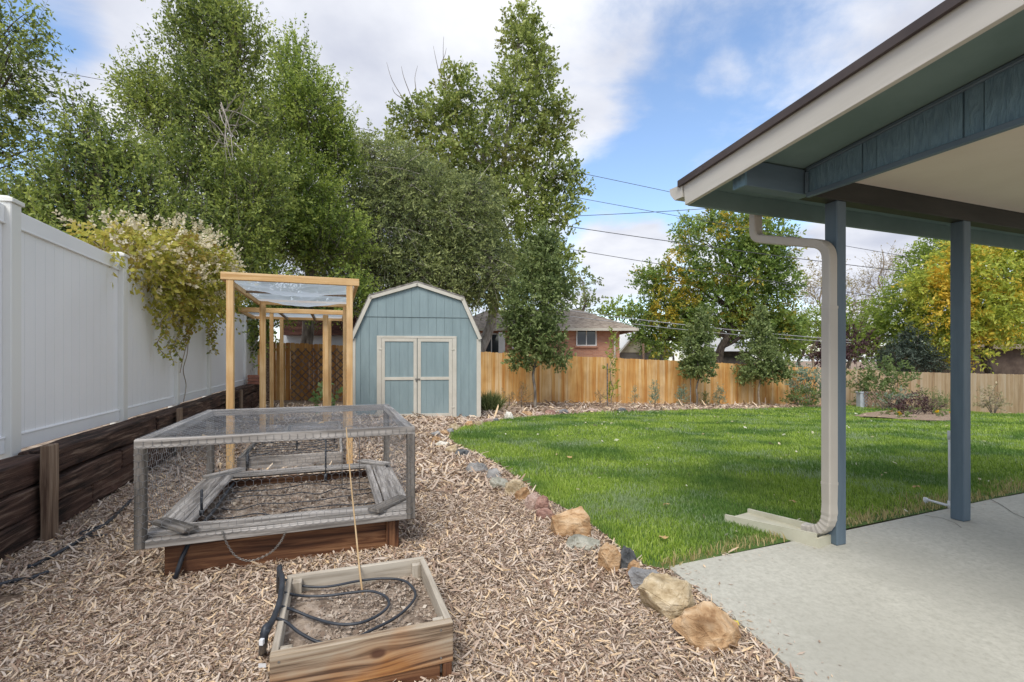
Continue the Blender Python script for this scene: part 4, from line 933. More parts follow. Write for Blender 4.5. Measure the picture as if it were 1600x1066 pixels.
LM = {
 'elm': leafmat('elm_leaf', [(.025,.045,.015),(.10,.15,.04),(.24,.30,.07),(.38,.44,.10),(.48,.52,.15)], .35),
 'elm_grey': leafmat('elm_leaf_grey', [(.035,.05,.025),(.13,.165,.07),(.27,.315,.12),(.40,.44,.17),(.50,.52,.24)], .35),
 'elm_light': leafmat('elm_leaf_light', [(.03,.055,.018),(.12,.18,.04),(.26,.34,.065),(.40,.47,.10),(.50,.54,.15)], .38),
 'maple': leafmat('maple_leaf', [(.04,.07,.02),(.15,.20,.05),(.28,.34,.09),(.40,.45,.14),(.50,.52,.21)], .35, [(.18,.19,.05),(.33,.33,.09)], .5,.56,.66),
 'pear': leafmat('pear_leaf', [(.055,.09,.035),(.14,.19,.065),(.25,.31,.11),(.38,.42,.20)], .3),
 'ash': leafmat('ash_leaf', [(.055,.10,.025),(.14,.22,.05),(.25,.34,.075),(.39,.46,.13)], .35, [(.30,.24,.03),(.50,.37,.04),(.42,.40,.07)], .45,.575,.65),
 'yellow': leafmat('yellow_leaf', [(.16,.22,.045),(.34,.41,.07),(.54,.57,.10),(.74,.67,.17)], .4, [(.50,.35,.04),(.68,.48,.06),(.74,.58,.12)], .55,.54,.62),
 'lime': leafmat('lime_leaf', [(.12,.19,.035),(.26,.34,.06),(.42,.47,.09)], .4),
 'far': leafmat('far_leaf', [(.12,.16,.06),(.23,.28,.10),(.34,.38,.16)], .35),
 'dark': leafmat('dark_needle', [(.03,.045,.035),(.06,.085,.06),(.13,.16,.125)], .15),
 'purple': leafmat('purple_leaf', [(.035,.02,.024),(.10,.05,.055),(.17,.10,.10)], .2),
 'sage': leafmat('sage_leaf', [(.13,.20,.14),(.23,.31,.22),(.34,.42,.31)], .25),
 'shrub': leafmat('shrub_leaf', [(.07,.12,.04),(.16,.22,.07),(.27,.33,.13)], .35),
 'vine': leafmat('vine_leaf', [(.14,.17,.03),(.30,.31,.05),(.46,.42,.08),(.56,.45,.13)], .35, [(.36,.21,.05),(.28,.27,.05)], 2.2,.52,.62),
 'vinefl': leafmat('vine_flower', [(.56,.49,.32),(.68,.62,.45),(.76,.72,.58)], .2),
 'mum': leafmat('mum_flower', [(.55,.33,.01),(.75,.50,.02),(.80,.58,.05)], .15),
 'grassy': leafmat('ornamental_blade', [(.09,.13,.045),(.18,.22,.07),(.34,.34,.15)], .3),
 'dry': leafmat('dry_leaf', [(.22,.15,.06),(.36,.26,.12),(.42,.31,.17)], .2),
 'bare': leafmat('sparse_leaf', [(.30,.26,.16),(.46,.40,.25),(.34,.34,.17)], .3),
 'white': leafmat('white_flower', [(.60,.60,.57),(.74,.74,.72)], .15),
}
def tree(name, label, px, d, blobs, leaf, bark, tr, top=None, group=None, cat='tree', seed=1, start=.3, fork=3, limbs=True, r_l=.4, cr='crown', **kw):
    b = at_d(px, d); t = thing(name, label, cat, b, group); sh = kw.pop('shoots',0); k_ = kw.get('tw',.6)*.62
    bl = [blob(*q) for q in blobs]; bl = [(c, np.maximum(r-k_, r*.78)) for c, r in bl]
    tp = pt(*top, d) if top else Vector(max(bl, key=lambda q: q[0][2])[0])
    trunk(t, b, tp, tr, bl, bark, seed, limbs, start, r_l, fork)
    crown(t, bl, leaf, seed=seed, name=cr, **kw)
    if sh: crown(t, bl, leaf, l=kw['l']*1.05, wd=kw['wd'], cov=sh*1.6, per=20, tw=kw['tw']*1.35, up=1.1 if not kw.get('droop') else .2, droop=kw.get('droop',0)*.7, gap=.1, seed=seed+300, name='shoots', bias=.2, side=1.0, wood=M['bark'], wood_n=500, wood_r=.005)
    return t
G1 = 'trees behind the white fence and the shed'
# left elms
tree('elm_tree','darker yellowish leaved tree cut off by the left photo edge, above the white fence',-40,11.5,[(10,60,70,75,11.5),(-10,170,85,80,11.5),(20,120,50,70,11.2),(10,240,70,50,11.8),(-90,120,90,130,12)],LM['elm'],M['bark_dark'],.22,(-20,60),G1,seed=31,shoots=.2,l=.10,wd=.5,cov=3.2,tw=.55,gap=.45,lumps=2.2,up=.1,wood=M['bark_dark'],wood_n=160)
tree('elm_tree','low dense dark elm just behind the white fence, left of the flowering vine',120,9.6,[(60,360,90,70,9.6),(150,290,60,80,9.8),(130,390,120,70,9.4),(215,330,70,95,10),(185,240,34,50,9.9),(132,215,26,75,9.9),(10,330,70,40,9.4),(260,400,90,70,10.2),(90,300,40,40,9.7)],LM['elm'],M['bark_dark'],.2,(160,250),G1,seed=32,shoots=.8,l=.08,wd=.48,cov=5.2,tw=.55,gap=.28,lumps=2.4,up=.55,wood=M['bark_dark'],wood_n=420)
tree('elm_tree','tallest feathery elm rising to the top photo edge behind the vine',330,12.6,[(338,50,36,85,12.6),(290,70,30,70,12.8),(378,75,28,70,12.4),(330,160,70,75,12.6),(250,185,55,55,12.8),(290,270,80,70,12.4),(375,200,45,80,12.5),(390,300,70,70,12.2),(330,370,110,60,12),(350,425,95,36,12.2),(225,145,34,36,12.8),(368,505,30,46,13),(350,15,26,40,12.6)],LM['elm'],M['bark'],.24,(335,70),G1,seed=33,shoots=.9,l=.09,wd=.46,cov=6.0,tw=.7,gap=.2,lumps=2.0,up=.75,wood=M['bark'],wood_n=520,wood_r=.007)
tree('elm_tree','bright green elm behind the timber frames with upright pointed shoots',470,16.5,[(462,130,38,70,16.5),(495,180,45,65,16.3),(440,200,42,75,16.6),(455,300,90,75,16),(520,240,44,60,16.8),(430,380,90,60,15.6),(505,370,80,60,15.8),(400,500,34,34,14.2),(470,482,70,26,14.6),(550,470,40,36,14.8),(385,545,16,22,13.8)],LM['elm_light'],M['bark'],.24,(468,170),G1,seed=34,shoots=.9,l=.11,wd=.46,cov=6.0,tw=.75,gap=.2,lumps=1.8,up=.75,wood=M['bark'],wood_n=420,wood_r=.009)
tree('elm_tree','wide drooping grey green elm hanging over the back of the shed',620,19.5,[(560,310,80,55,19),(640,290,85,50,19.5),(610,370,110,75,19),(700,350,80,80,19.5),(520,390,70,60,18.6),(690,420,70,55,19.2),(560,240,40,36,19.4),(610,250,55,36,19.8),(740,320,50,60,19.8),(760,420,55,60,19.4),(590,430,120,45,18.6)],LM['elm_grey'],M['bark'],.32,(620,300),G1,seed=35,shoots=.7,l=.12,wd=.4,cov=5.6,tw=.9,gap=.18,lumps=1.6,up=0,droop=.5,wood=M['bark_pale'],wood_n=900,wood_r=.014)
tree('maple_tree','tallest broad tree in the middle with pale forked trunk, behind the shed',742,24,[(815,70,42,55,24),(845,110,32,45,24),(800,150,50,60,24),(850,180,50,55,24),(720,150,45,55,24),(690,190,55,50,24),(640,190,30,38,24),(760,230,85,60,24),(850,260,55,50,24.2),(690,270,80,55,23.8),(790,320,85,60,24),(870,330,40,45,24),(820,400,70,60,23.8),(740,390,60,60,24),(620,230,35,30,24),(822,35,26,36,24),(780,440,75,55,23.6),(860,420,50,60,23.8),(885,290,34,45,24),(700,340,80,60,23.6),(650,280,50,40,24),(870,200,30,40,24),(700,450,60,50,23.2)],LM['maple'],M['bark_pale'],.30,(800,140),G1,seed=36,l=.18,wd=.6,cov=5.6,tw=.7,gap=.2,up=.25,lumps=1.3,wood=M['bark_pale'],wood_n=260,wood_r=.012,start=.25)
# dead branches of the maple : part of it is drawn as its own bare limb cluster
mt = [o for o in COL.objects if o.name.startswith('maple_tree')][0]
m = MB(); rs = random.Random(4)
for (a,b) in (((655,200),(600,95)),((650,180),(628,100)),((648,170),(650,100)),((690,140),(678,75)),((686,120),(694,72)),((640,165),(612,140)),((700,150),(690,60))):
    p0 = pt(*a,24); p1 = pt(*b,24); q = [p0.lerp(p1,t)+Vector((rs.uniform(-.12,.12),rs.uniform(-.2,.2),0)) for t in (0,.35,.7,1)]; q = smooth_path(q,4); m.tube(q,[.028*(1-.8*k/(len(q)-1)) for k in range(len(q))],4)
m.build('bare_limbs', M['bark'], mt)
# grey dead limbs inside the tall elm
et = [o for o in COL.objects if o.get('label','').startswith('tallest feathery elm')][0]
m = MB()
for k in range(26):
    p0 = pt(350+rs.uniform(-8,8),205+rs.uniform(-45,25),11.4); p1 = pt(358+rs.gauss(0,26),160+rs.uniform(-20,95),11.2+rs.uniform(-.4,.4)); q = smooth_path([p0,p0.lerp(p1,.5)+Vector((rs.uniform(-.1,.1),0,rs.uniform(-.05,.1))),p1],4); m.tube(q,[.014*(1-.7*i/(len(q)-1)) for i in range(len(q))],4)
m.build('bare_limbs', M['bark_pale'], et)
# young ornamental pears in the chip strip
G2 = 'young trees along the back fence'
tb = at(836,637); d = tb.y
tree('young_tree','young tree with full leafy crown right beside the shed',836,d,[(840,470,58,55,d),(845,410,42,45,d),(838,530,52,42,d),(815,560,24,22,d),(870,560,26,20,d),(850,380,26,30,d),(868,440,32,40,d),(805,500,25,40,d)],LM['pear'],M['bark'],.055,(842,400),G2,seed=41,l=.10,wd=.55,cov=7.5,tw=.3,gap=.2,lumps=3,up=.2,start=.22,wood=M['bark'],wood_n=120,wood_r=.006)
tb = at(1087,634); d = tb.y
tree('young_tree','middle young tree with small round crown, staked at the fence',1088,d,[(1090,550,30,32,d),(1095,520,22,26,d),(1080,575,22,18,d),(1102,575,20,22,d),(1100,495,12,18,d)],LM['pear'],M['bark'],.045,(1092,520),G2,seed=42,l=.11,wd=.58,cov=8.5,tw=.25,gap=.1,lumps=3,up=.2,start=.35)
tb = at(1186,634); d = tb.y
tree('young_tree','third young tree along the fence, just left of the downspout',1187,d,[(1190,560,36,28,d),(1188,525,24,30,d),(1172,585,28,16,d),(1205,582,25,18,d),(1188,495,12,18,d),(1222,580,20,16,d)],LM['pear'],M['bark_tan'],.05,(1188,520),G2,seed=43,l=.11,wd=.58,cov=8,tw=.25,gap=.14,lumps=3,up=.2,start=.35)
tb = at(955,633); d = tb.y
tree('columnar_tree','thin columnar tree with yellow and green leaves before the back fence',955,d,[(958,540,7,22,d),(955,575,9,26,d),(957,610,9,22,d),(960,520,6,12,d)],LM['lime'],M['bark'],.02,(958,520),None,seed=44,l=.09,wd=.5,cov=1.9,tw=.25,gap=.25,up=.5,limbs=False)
sk = at(949,634); m = MB(); m.tube([sk-Vector((0,0,.1)),Vector((sk.x,sk.y,pt(949,568,sk.y).z))],.025,6); tag(m.build('tree_stake',M['cage_wood']),'dark stake beside the thin yellow columnar tree','tree stake')
sk = at(1079,633); m = MB(); m.tube([sk-Vector((0,0,.1)),Vector((sk.x,sk.y,pt(1079,570,sk.y).z))],.02,6); tag(m.build('tree_stake',M['grey_wood']),'thin grey stake beside the middle young tree','tree stake')
# little conifers
for (px,h,w,lab,mk) in ((938,22,8,'sparse dry twiggy shrub left of the columnar tree','dry'),(992,24,6,'thin pale conifer, first right of the columnar tree','sage'),(1024,32,6,'tallest narrow pale conifer in the fence row','sage'),(1065,28,8,'full blue green conifer left of the stake','sage'),(1102,20,4,'thinnest dark green conifer right of the middle young tree','shrub'),(1124,26,8,'pale conifer between the middle and the third young tree','sage'),(815,30,14,'dry brown twiggy shrub between shed and young tree','dry'),(796,22,10,'low dry twiggy shrub beside the ornamental grass','dry')):
    b = at(px,633 if px>900 else 636); d = b.y; t = thing('small_conifer' if mk not in ('dry',) else 'dry_shrub', lab, 'shrub', b, 'small shrubs along the back fence')
    py = 632
    crown(t,[blob(px,py-h*.35,w*.9,h*.4,d),blob(px,py-h*.75,w*.5,h*.3,d)],LM[mk],l=.07,wd=.28,cov=2.6 if mk!='dry' else .7,per=10,tw=.2,up=.9,gap=.05,seed=int(px),name='foliage',wood=M['bark_tan'],wood_n=30 if mk=='dry' else 4,wood_r=.006)
    m = MB(); m.tube([b-Vector((0,0,.05)),Vector((b.x,b.y,pt(px,py-h*.7,d).z))],[.02,.006],5); m.build('stem',M['bark'],t)
# big ash beyond the fence
tree('ash_tree','big green tree turning yellow inside with dark leaning trunk, beyond the back fence',1122,33,[(1165,365,70,45,33),(1200,390,50,45,33),(1150,420,75,45,33),(1215,440,40,40,33),(1060,440,60,45,33),(1075,375,28,40,33.5),(1110,345,22,20,33.5),(1040,490,48,42,33),(1080,500,50,35,32.5),(1130,470,60,40,33),(1195,490,50,50,33.5),(1015,440,32,26,33),(1000,500,30,36,33),(1030,535,40,26,33),(1220,520,36,40,33),(1160,510,50,34,33.5)],LM['ash'],M['bark_dark'],.34,(1150,400),None,seed=51,l=.22,wd=.5,cov=6.2,tw=.8,gap=.15,up=.15,lumps=1.0,wood=M['bark_dark'],wood_n=160,wood_r=.014,start=.18,r_l=.55)
tree('slender_tree','slender pale green tree poking up between the ash and the white cloud',1078,37,[(1075,380,16,38,37),(1072,350,10,22,37),(1090,400,14,30,37)],LM['lime'],M['bark'],.12,(1075,350),None,seed=52,l=.2,wd=.5,cov=1.9,tw=.6,gap=.2,up=.5)
tree('distant_tree','pale green tree rising directly behind the brick house roof',912,46,[(912,450,26,30,46),(905,430,16,18,46),(925,475,18,22,46),(890,470,16,22,46),(900,490,30,20,46)],LM['far'],M['bark'],.25,(912,440),None,seed=53,l=.3,wd=.6,cov=2.2,tw=.9,gap=.2,up=.2)
tree('distant_tree','low yellowish tree far beyond the brick house, left of the ash',965,55,[(965,485,28,22,55),(985,500,22,25,55),(945,495,18,20,55)],LM['lime'],M['bark'],.25,(965,480),None,seed=54,l=.34,wd=.5,cov=2.2,tw=.9,gap=.15,up=.3)
# trees making up the green belt low behind the fence
for px,d,bl,lk,lab in (
 (1050,46,[(1050,535,40,34,46),(1020,548,30,24,46)],'lime','bushy yellow green tree low behind the fence, left of the ash trunk'),
 (1105,50,[(1105,545,36,36,50),(1085,520,26,30,50)],'ash','dull green tree low behind the ash trunk'),
 (1215,47,[(1215,540,44,36,47),(1240,520,30,36,47)],'far','pale green tree low behind the third young tree'),
 (1310,46,[(1310,545,50,34,46),(1345,530,36,40,46)],'far','pale green tree low beyond the fence right of the downspout'),
 (1500,44,[(1490,540,60,40,44),(1560,520,60,50,44)],'lime','yellow green tree filling the back behind the golden tree'),
 (1640,42,[(1620,500,80,80,42)],'lime','yellow green tree at the far right photo edge')):
    tree('distant_tree',lab,px,d,bl,LM[lk],M['bark'],.2,seed=int(px),l=.3,wd=.55,cov=4.0,tw=.8,gap=.12,up=.2,fork=1)
# right-hand group
tree('yellow_tree','big golden yellow tree on the right behind the farther porch post',1540,27,[(1560,430,80,50,27),(1490,430,60,45,27),(1580,500,90,50,26.5),(1480,500,50,50,27),(1530,480,60,50,26.5),(1640,430,80,80,27),(1520,395,60,28,27.2),(1450,450,40,35,27.5),(1500,550,34,26,26.8),(1580,385,60,25,27.4)],LM['yellow'],M['bark_dark'],.26,(1550,420),None,seed=61,l=.2,wd=.42,cov=6.0,tw=.8,gap=.14,up=0,droop=.3,lumps=1.2,wood=M['bark_dark'],wood_n=200,wood_r=.012)
tree('lime_tree','yellow green tree left of the golden one, between the porch posts',1415,30,[(1400,490,50,45,30),(1430,450,48,50,30),(1460,410,55,45,30.5),(1375,525,35,32,30),(1480,385,50,30,30.5),(1440,520,50,40,29.5)],LM['lime'],M['bark'],.2,(1430,440),None,seed=62,l=.2,wd=.42,cov=5,tw=.8,gap=.2,up=.1,droop=.2)
tree('bare_tree','nearly bare thin tree against the cloud between the porch posts',1378,40,[(1378,420,34,40,40),(1355,440,24,30,40),(1400,410,22,32,40)],LM['bare'],M['bark_tan'],.14,(1378,390),None,seed=63,l=.14,wd=.45,cov=.22,per=5,tw=.9,gap=.1,up=.4,wood=M['bark_tan'],wood_n=260,wood_r=.012,fork=8)
tree('bare_tree','sparse pale leaved tree behind the downspout',1270,42,[(1262,460,40,40,42),(1290,430,38,45,42),(1335,470,40,50,42),(1350,500,40,35,42)],LM['bare'],M['bark_tan'],.16,(1290,430),None,seed=64,l=.2,wd=.5,cov=.75,per=7,tw=.9,gap=.2,up=.3,wood=M['bark_tan'],wood_n=260,wood_r=.014,fork=6)
tree('green_tree','mid green tree beyond the fence just left of the downspout',1250,36,[(1245,515,40,40,36),(1225,545,36,30,36),(1280,525,36,40,36),(1335,525,40,40,35),(1370,500,34,40,35),(1300,500,40,40,36.5)],LM['lime'],M['bark'],.18,(1250,500),None,seed=65,l=.2,wd=.5,cov=2.2,tw=.7,gap=.15,up=.2)
def shrub(name,label,px,py,blobs,d,leaf,seed,l=.1,wd=.5,cov=2.4,stem=True,group=None,wood_n=40,**kw):
    b = at_d(px,d); t = thing(name,label,'shrub',b,group); bl=[blob(*q,d) for q in blobs]
    kw.setdefault('up',.4); kw.setdefault('gap',.12); kw.setdefault('tw',.4)
    crown(t,bl,leaf,l=l,wd=wd,cov=cov,seed=seed,name='foliage',wood=M['bark_tan'],wood_n=wood_n,wood_r=.008,**kw)
    m=MB(); rs=random.Random(seed)
    for q in bl:
        for _ in range(3):
            e=Vector(q[0])+Vector((rs.gauss(0,.3)*q[1][0],0,rs.uniform(-.3,.5)*q[1][2])); m.tube(smooth_path([b-Vector((0,0,.05)),b.lerp(e,.5)+Vector((rs.uniform(-.05,.05),0,.05)),e],4),.014,5)
    m.build('stem',M['bark'],t); return t
shrub('purple_shrub','dark purple leaved tall shrub beyond the fence between downspout and yellow tree',1330,575,[(1330,540,34,30),(1300,550,22,28),(1285,560,20,20)],29,LM['purple'],71,l=.15,cov=2.4)
shrub('dark_evergreen','dark blue green evergreen bush drooping over the fence between the porch posts',1425,575,[(1420,550,34,28),(1445,560,36,18),(1400,560,26,22),(1430,525,20,18)],27,LM['dark'],72,l=.15,wd=.35,cov=3.0,droop=.3,up=0)
shrub('leafy_shrub','airy grey green shrub in front of the fence corner right of the downspout',1385,630,[(1385,585,34,26),(1370,605,28,24),(1405,600,22,26),(1340,600,20,28)],23,LM['shrub'],73,l=.12,cov=1.7)
shrub('leafy_shrub','airy shrub with small leaves before the fence left of the downspout',1262,625,[(1262,590,24,20),(1275,605,20,18),(1248,598,14,14)],22.3,LM['sage'],74,l=.11,cov=1.7)
shrub('leafy_shrub','low green shrub at the foot of the fence left of the downspout',1255,634,[(1250,625,20,11),(1275,620,22,16),(1240,628,12,8)],21.5,LM['shrub'],75,l=.12,cov=2.4)
shrub('leafy_shrub','small pale shrub against the greyed fence right of the farther post',1552,640,[(1550,622,20,14),(1560,630,16,10),(1540,632,12,8)],20.3,LM['bare'],76,l=.1,cov=.9)
shrub('leafy_shrub','flowering green weeds with white tufts left of the farther post',1455,640,[(1452,628,20,12),(1470,632,14,10)],20.8,LM['shrub'],77,l=.1,wd=.2,cov=1.6,up=.9)
shrub('leafy_shrub','bluish leafy plant behind the flower bed',1408,632,[(1405,625,12,9),(1392,630,14,8)],21,LM['sage'],78,l=.11,cov=2)
shrub('purple_shrub','dark purple shrub growing in the flower bed',1428,652,[(1425,633,22,14),(1415,640,16,10),(1440,640,16,11)],17.9,LM['purple'],79,l=.1,wd=.35,cov=2.2,up=.8)
shrub('red_flower_plant','low green plant with reddish tint before the small lattice',1378,634,[(1378,630,14,9),(1392,634,10,7)],21.4,LM['shrub'],80,l=.1,cov=1.8)
def mound(name,label,px,py,w,h,leafk,flk,seed):
    b=at(px,py); d=b.y; t=thing(name,label,'flowers',b); k=d/F
    crown(t,[(np.array((b.x,b.y,b.z+h*k*.4)),np.array((w*k,w*k*.8,h*k*.6)))],LM[leafk],l=.06,cov=2.5,tw=.12,seed=seed,gap=0,name='foliage')
    crown(t,[(np.array((b.x,b.y,b.z+h*k*.62)),np.array((w*k,w*k*.8,h*k*.5)))],LM[flk],l=.07,wd=.9,cov=1.6,tw=.08,seed=seed+1,gap=0,name='flowers',bias=.15)
mound('yellow_flowers','bright yellow mum cushion at the front of the flower bed',1415,655,13,9,'shrub','mum',81)
mound('yellow_flowers','bright yellow mum cushion beside the farther porch post',1478,653,12,8,'shrub','mum',82)
mound('dry_flowers','faded olive cushion plant at the left of the flower bed',1391,650,12,8,'shrub','dry',83)
# small purple lattice + post in right corner
lt2 = thing('lattice_panel','small purplish lattice leaning at the fence corner between the porch posts','lattice',at_d(1368,22.3)); q = at_d(1352,22.3)
lattice(lt2, q+Vector((0,0,.0)), Vector((1,0,0)), Vector((0,.15,1)).normalized(), 1.25, .78, .16, .04, M['lattice'])
bx = at_d(1347,22.6); m = MB(); m.box(bx+Vector((0,0,.35)),(.36,.3,.7)); m.box(bx+Vector((0,0,.72)),(.42,.36,.05)); tag(m.build('utility_box',M['pale_wall'],bevel=.02),'small pale grey utility box at the fence corner left of the purplish lattice','utility box')
# ornamental grass by shed
b = at(766,643); t = thing('ornamental_grass','spiky ornamental grass clump right against the shed corner','grass clump',b); rng = np.random.default_rng(5)
n = 900; a = rng.normal(size=(n,3))*np.array([.42,.42,.1])+np.array([0,0,1]); C_ = np.array(b)+rng.normal(size=(n,3))*np.array([.13,.13,0.0])+np.array([0,.12,0]); leaves_mesh('blades',C_,a,.52,.035,LM['grassy'],t,rng,curl=.5)
# broad leaf plant between frame and shed
b = at_d(517,10.9); t = thing('broad_leaf_plant','light green broad leaved plant behind the farther frame beside the shed','plant',b)
crown(t,[blob(522,612,12,20,10.9),blob(506,630,8,14,10.9),blob(530,632,8,16,10.9)],leafmat('broad_leaf',[(.14,.24,.08),(.22,.33,.12),(.32,.42,.2)],.3),l=.13,wd=.75,cov=1.7,per=5,tw=.2,gap=.1,seed=90,name='foliage'); 
for px,py in ((522,600),(506,620),(530,620)):
    m=MB(); m.tube([b,pt(px,py,10.9)],.008,5); m.build('stem',M['bark_tan'],t)

# ================================================================ flowering vine on the white fence
vb = P(9.0,-2.26,.6); vine = thing('flowering_vine','cream flowering vine spilling over the top of the white fence','vine',vb)
def vb_(u,v,z,ru,rv,rz):
    c = P(u,v,z); return (np.array(c), np.array([.34*ru+rv*.9, ru*.94+rv*.34, rz]))
VBL = [vb_(*q) for q in ((6.6,-2.4,2.45,.42,.22,.15),(7.3,-2.35,2.58,.5,.3,.26),(8.0,-2.25,2.68,.55,.36,.36),(8.7,-2.15,2.74,.55,.4,.42),(9.4,-2.15,2.74,.5,.4,.44),(9.9,-2.15,2.72,.4,.34,.40),(7.6,-2.1,2.26,.42,.24,.26),(8.4,-2.05,2.24,.5,.26,.30),(9.1,-2.05,2.30,.5,.26,.28),(9.8,-2.05,2.42,.4,.28,.28))]
crown(vine,VBL,LM['vine'],l=.065,wd=.6,cov=6.5,per=10,tw=.3,up=.1,droop=.5,gap=.0,seed=101,name='foliage',wood=M['bark_tan'],wood_n=260,wood_r=.004)
VB2 = [(b[0]+np.array([.08,-.05,.10]),b[1]*np.array([1.05,1.05,1.05])) for b in VBL]
crown(vine,VB2,LM['vinefl'],l=.036,wd=.8,cov=1.15,per=14,tw=.18,up=.45,gap=.14,seed=102,name='flowers',bias=.14,lumps=2.2)
m = MB(); rs = random.Random(8); lc=[]; la_=[]
for k in range(13):
    u = rs.uniform(7.4,10.6); z0 = rs.uniform(1.75,1.95); L_ = rs.uniform(.2,.62); q=[]
    for j in range(7): q.append(P(u+.05*math.sin(j*1.1+k),-2.12+.05*math.cos(j+k),z0-L_*j/6))
    q = smooth_path(q,3); m.tube(q,.0045,4,cap=False)
    for p in q:
        for s_ in (-1,1): lc.append(p); la_.append((rs.gauss(0,.6)+s_*.5,rs.gauss(0,.6),-.5))
q = smooth_path([P(8.95,-2.18,2.0),P(8.9,-2.17,1.4),P(8.75,-2.19,1.1),P(8.85,-2.18,.85),P(8.72,-2.18,.60)],6); m.tube(q,.006,6); q = smooth_path([P(8.95,-2.17,1.6),P(8.6,-2.16,1.25),P(8.5,-2.17,1.05)],5); m.tube(q,.006,5)
m.build('stem',M['bark_tan'],vine)
leaves_mesh('hanging_leaves',np.array([tuple(p) for p in lc]),np.array(la_),.06,.6,LM['vine'],vine,np.random.default_rng(3))

# ================================================================ houses beyond the fence
M['brick_wall'] = None
def brickmat(name):
    m, nt, out = _nm(name); L=nt.links.new
    tc=N(nt,'ShaderNodeTexCoord'); mp=N(nt,'ShaderNodeMapping'); mp.inputs['Rotation'].default_value=(math.radians(90),0,0); L(tc.outputs['Object'],mp.inputs['Vector'])
    b=N(nt,'ShaderNodeTexBrick'); b.inputs['Color1'].default_value=(.40,.17,.10,1); b.inputs['Color2'].default_value=(.50,.245,.15,1); b.inputs['Mortar'].default_value=(.42,.30,.24,1); b.inputs['Scale'].default_value=1; b.inputs['Brick Width'].default_value=.21; b.inputs['Row Height'].default_value=.075; b.inputs['Mortar Size'].default_value=.008
    L(mp.outputs[0],b.inputs['Vector']); p=N(nt,'ShaderNodeBsdfPrincipled'); p.inputs['Roughness'].default_value=.9; L(b.outputs['Color'],p.inputs['Base Color']); L(p.outputs[0],out.inputs[0]); return m
M['brick_wall']=brickmat('red_brick'); M['white_paint']=surf('white_paint',[(.66,.66,.64),(.74,.74,.72)],(4,4,4),.6,.05); M['glass']=glass('dark_glass'); M['roof_far']=surf('weathered_shingles',[(.17,.135,.105),(.27,.22,.175),(.35,.295,.24)],(5,5,12),.95,.4)
hd = 27.0; hs = thing('brick_house','single storey red brick house with hipped grey roof beyond the back fence','house',at_d(860,hd))
hbox(hs,'wall',700,968,514,640,hd,7,M['brick_wall'])
a = pt(690,513,hd-.5); b = pt(996,513,hd-.5); ez = a.z; zr = pt(900,489,hd+3).z+.25
x0,x1 = a.x,b.x; y0,y1 = hd-.55, hd+7.6; ym = (y0+y1)/2; rx0,rx1 = x0+2.4, pt(905,490,ym).x
m = MB(); m.add([(x0,y0,ez),(x1,y0,ez),(x1,y1,ez),(x0,y1,ez),(rx0,ym,zr),(rx1,ym,zr)],[(0,1,5,4),(1,2,5),(2,3,4,5),(3,0,4),(3,2,1,0)]); m.build('roof',M['roof_far'],hs)
m = MB(); m.box(((x0+x1)/2,y0-.02,ez-.07),(x1-x0,.06,.14)); m.box((x1+.02,(y0+y1)/2,ez-.07),(.06,y1-y0+.1,.14)); m.build('fascia',M['trim'],hs)
m = MB(); m.box(((x0+x1)/2,(y0+hd)/2+.02,ez-.10),(x1-x0-.1,.5,.02)); m.build('eave_soffit',M['trim'],hs)
def window(par,px0,px1,py0,py1,d,bars=1):
    w = hbox(par,'window',px0+1.2,px1-1.2,py0+1.2,py1-1.2,d-.03,.02,M['glass'])
    a=pt(px0,py1,d); b=pt(px1,py0,d); t=.07; m=MB(); zc=(a.z+b.z)/2
    m.box((a.x+t/2,d-.04,zc),(t,.07,b.z-a.z)); m.box((b.x-t/2,d-.04,zc),(t,.07,b.z-a.z)); m.box(((a.x+b.x)/2,d-.04,a.z+t/2),(b.x-a.x-2*t,.068,t)); m.box(((a.x+b.x)/2,d-.04,b.z-t/2),(b.x-a.x-2*t,.068,t))
    for k in range(bars): m.box((a.x+(b.x-a.x)*(k+1)/(bars+1),d-.04,zc),(.05,.066,b.z-a.z-2*t))
    m.build('frame',M['white_paint'],w)
window(hs,900,932,515,541,hd); 
m=MB(); a=pt(898,543,hd-.05); b=pt(934,541,hd-.05); m.box(((a.x+b.x)/2,hd-.05,(a.z+b.z)/2),(b.x-a.x,.12,.09)); m.build('sill',M['brick_wall'],hs)
window(hs,752,784,521,560,hd-.1,1); hbox(hs,'porch_post',779,789,519,560,hd-.6,.2,M['white_paint']); window(hs,800,815,524,545,hd,0)
m=MB(); a=pt(968,515,hd-.2); m.tube([Vector((a.x-.05,hd-.5,a.z+.05)),Vector((a.x-.25,hd-.15,a.z-.3)),Vector((a.x-.28,hd-.1,a.z-3.2))],.05,6); m.build('downspout',M['trim'],hs)
gd = 36.0; gh = thing('white_house','small white gabled house with grey lower wall, right of the brick house','house',at_d(1003,gd))
a=pt(968,551,gd); b=pt(1042,551,gd); pk=pt(994,520,gd); zb=-2
m=MB(); m.add([(a.x,gd,a.z),(b.x,gd,a.z),(pk.x,gd,pk.z),(a.x,gd+7,a.z),(b.x,gd+7,a.z),(pk.x,gd+7,pk.z)],[(0,1,2),(3,5,4),(0,3,4,1)]); 
for k in range(9): pass
m.build('gable_wall',surf('cream_lap_siding',[(.62,.60,.50),(.70,.68,.58)],(1,1,30),.7,.4),gh)
m=MB(); m.box(((a.x+b.x)/2,gd+3.5,(a.z+zb)/2),(b.x-a.x-.1,6.9,a.z-zb)); m.build('lower_wall',surf('grey_wall',[(.22,.215,.215),(.28,.27,.265)],(1,1,20),.8,.3),gh)
m=MB()
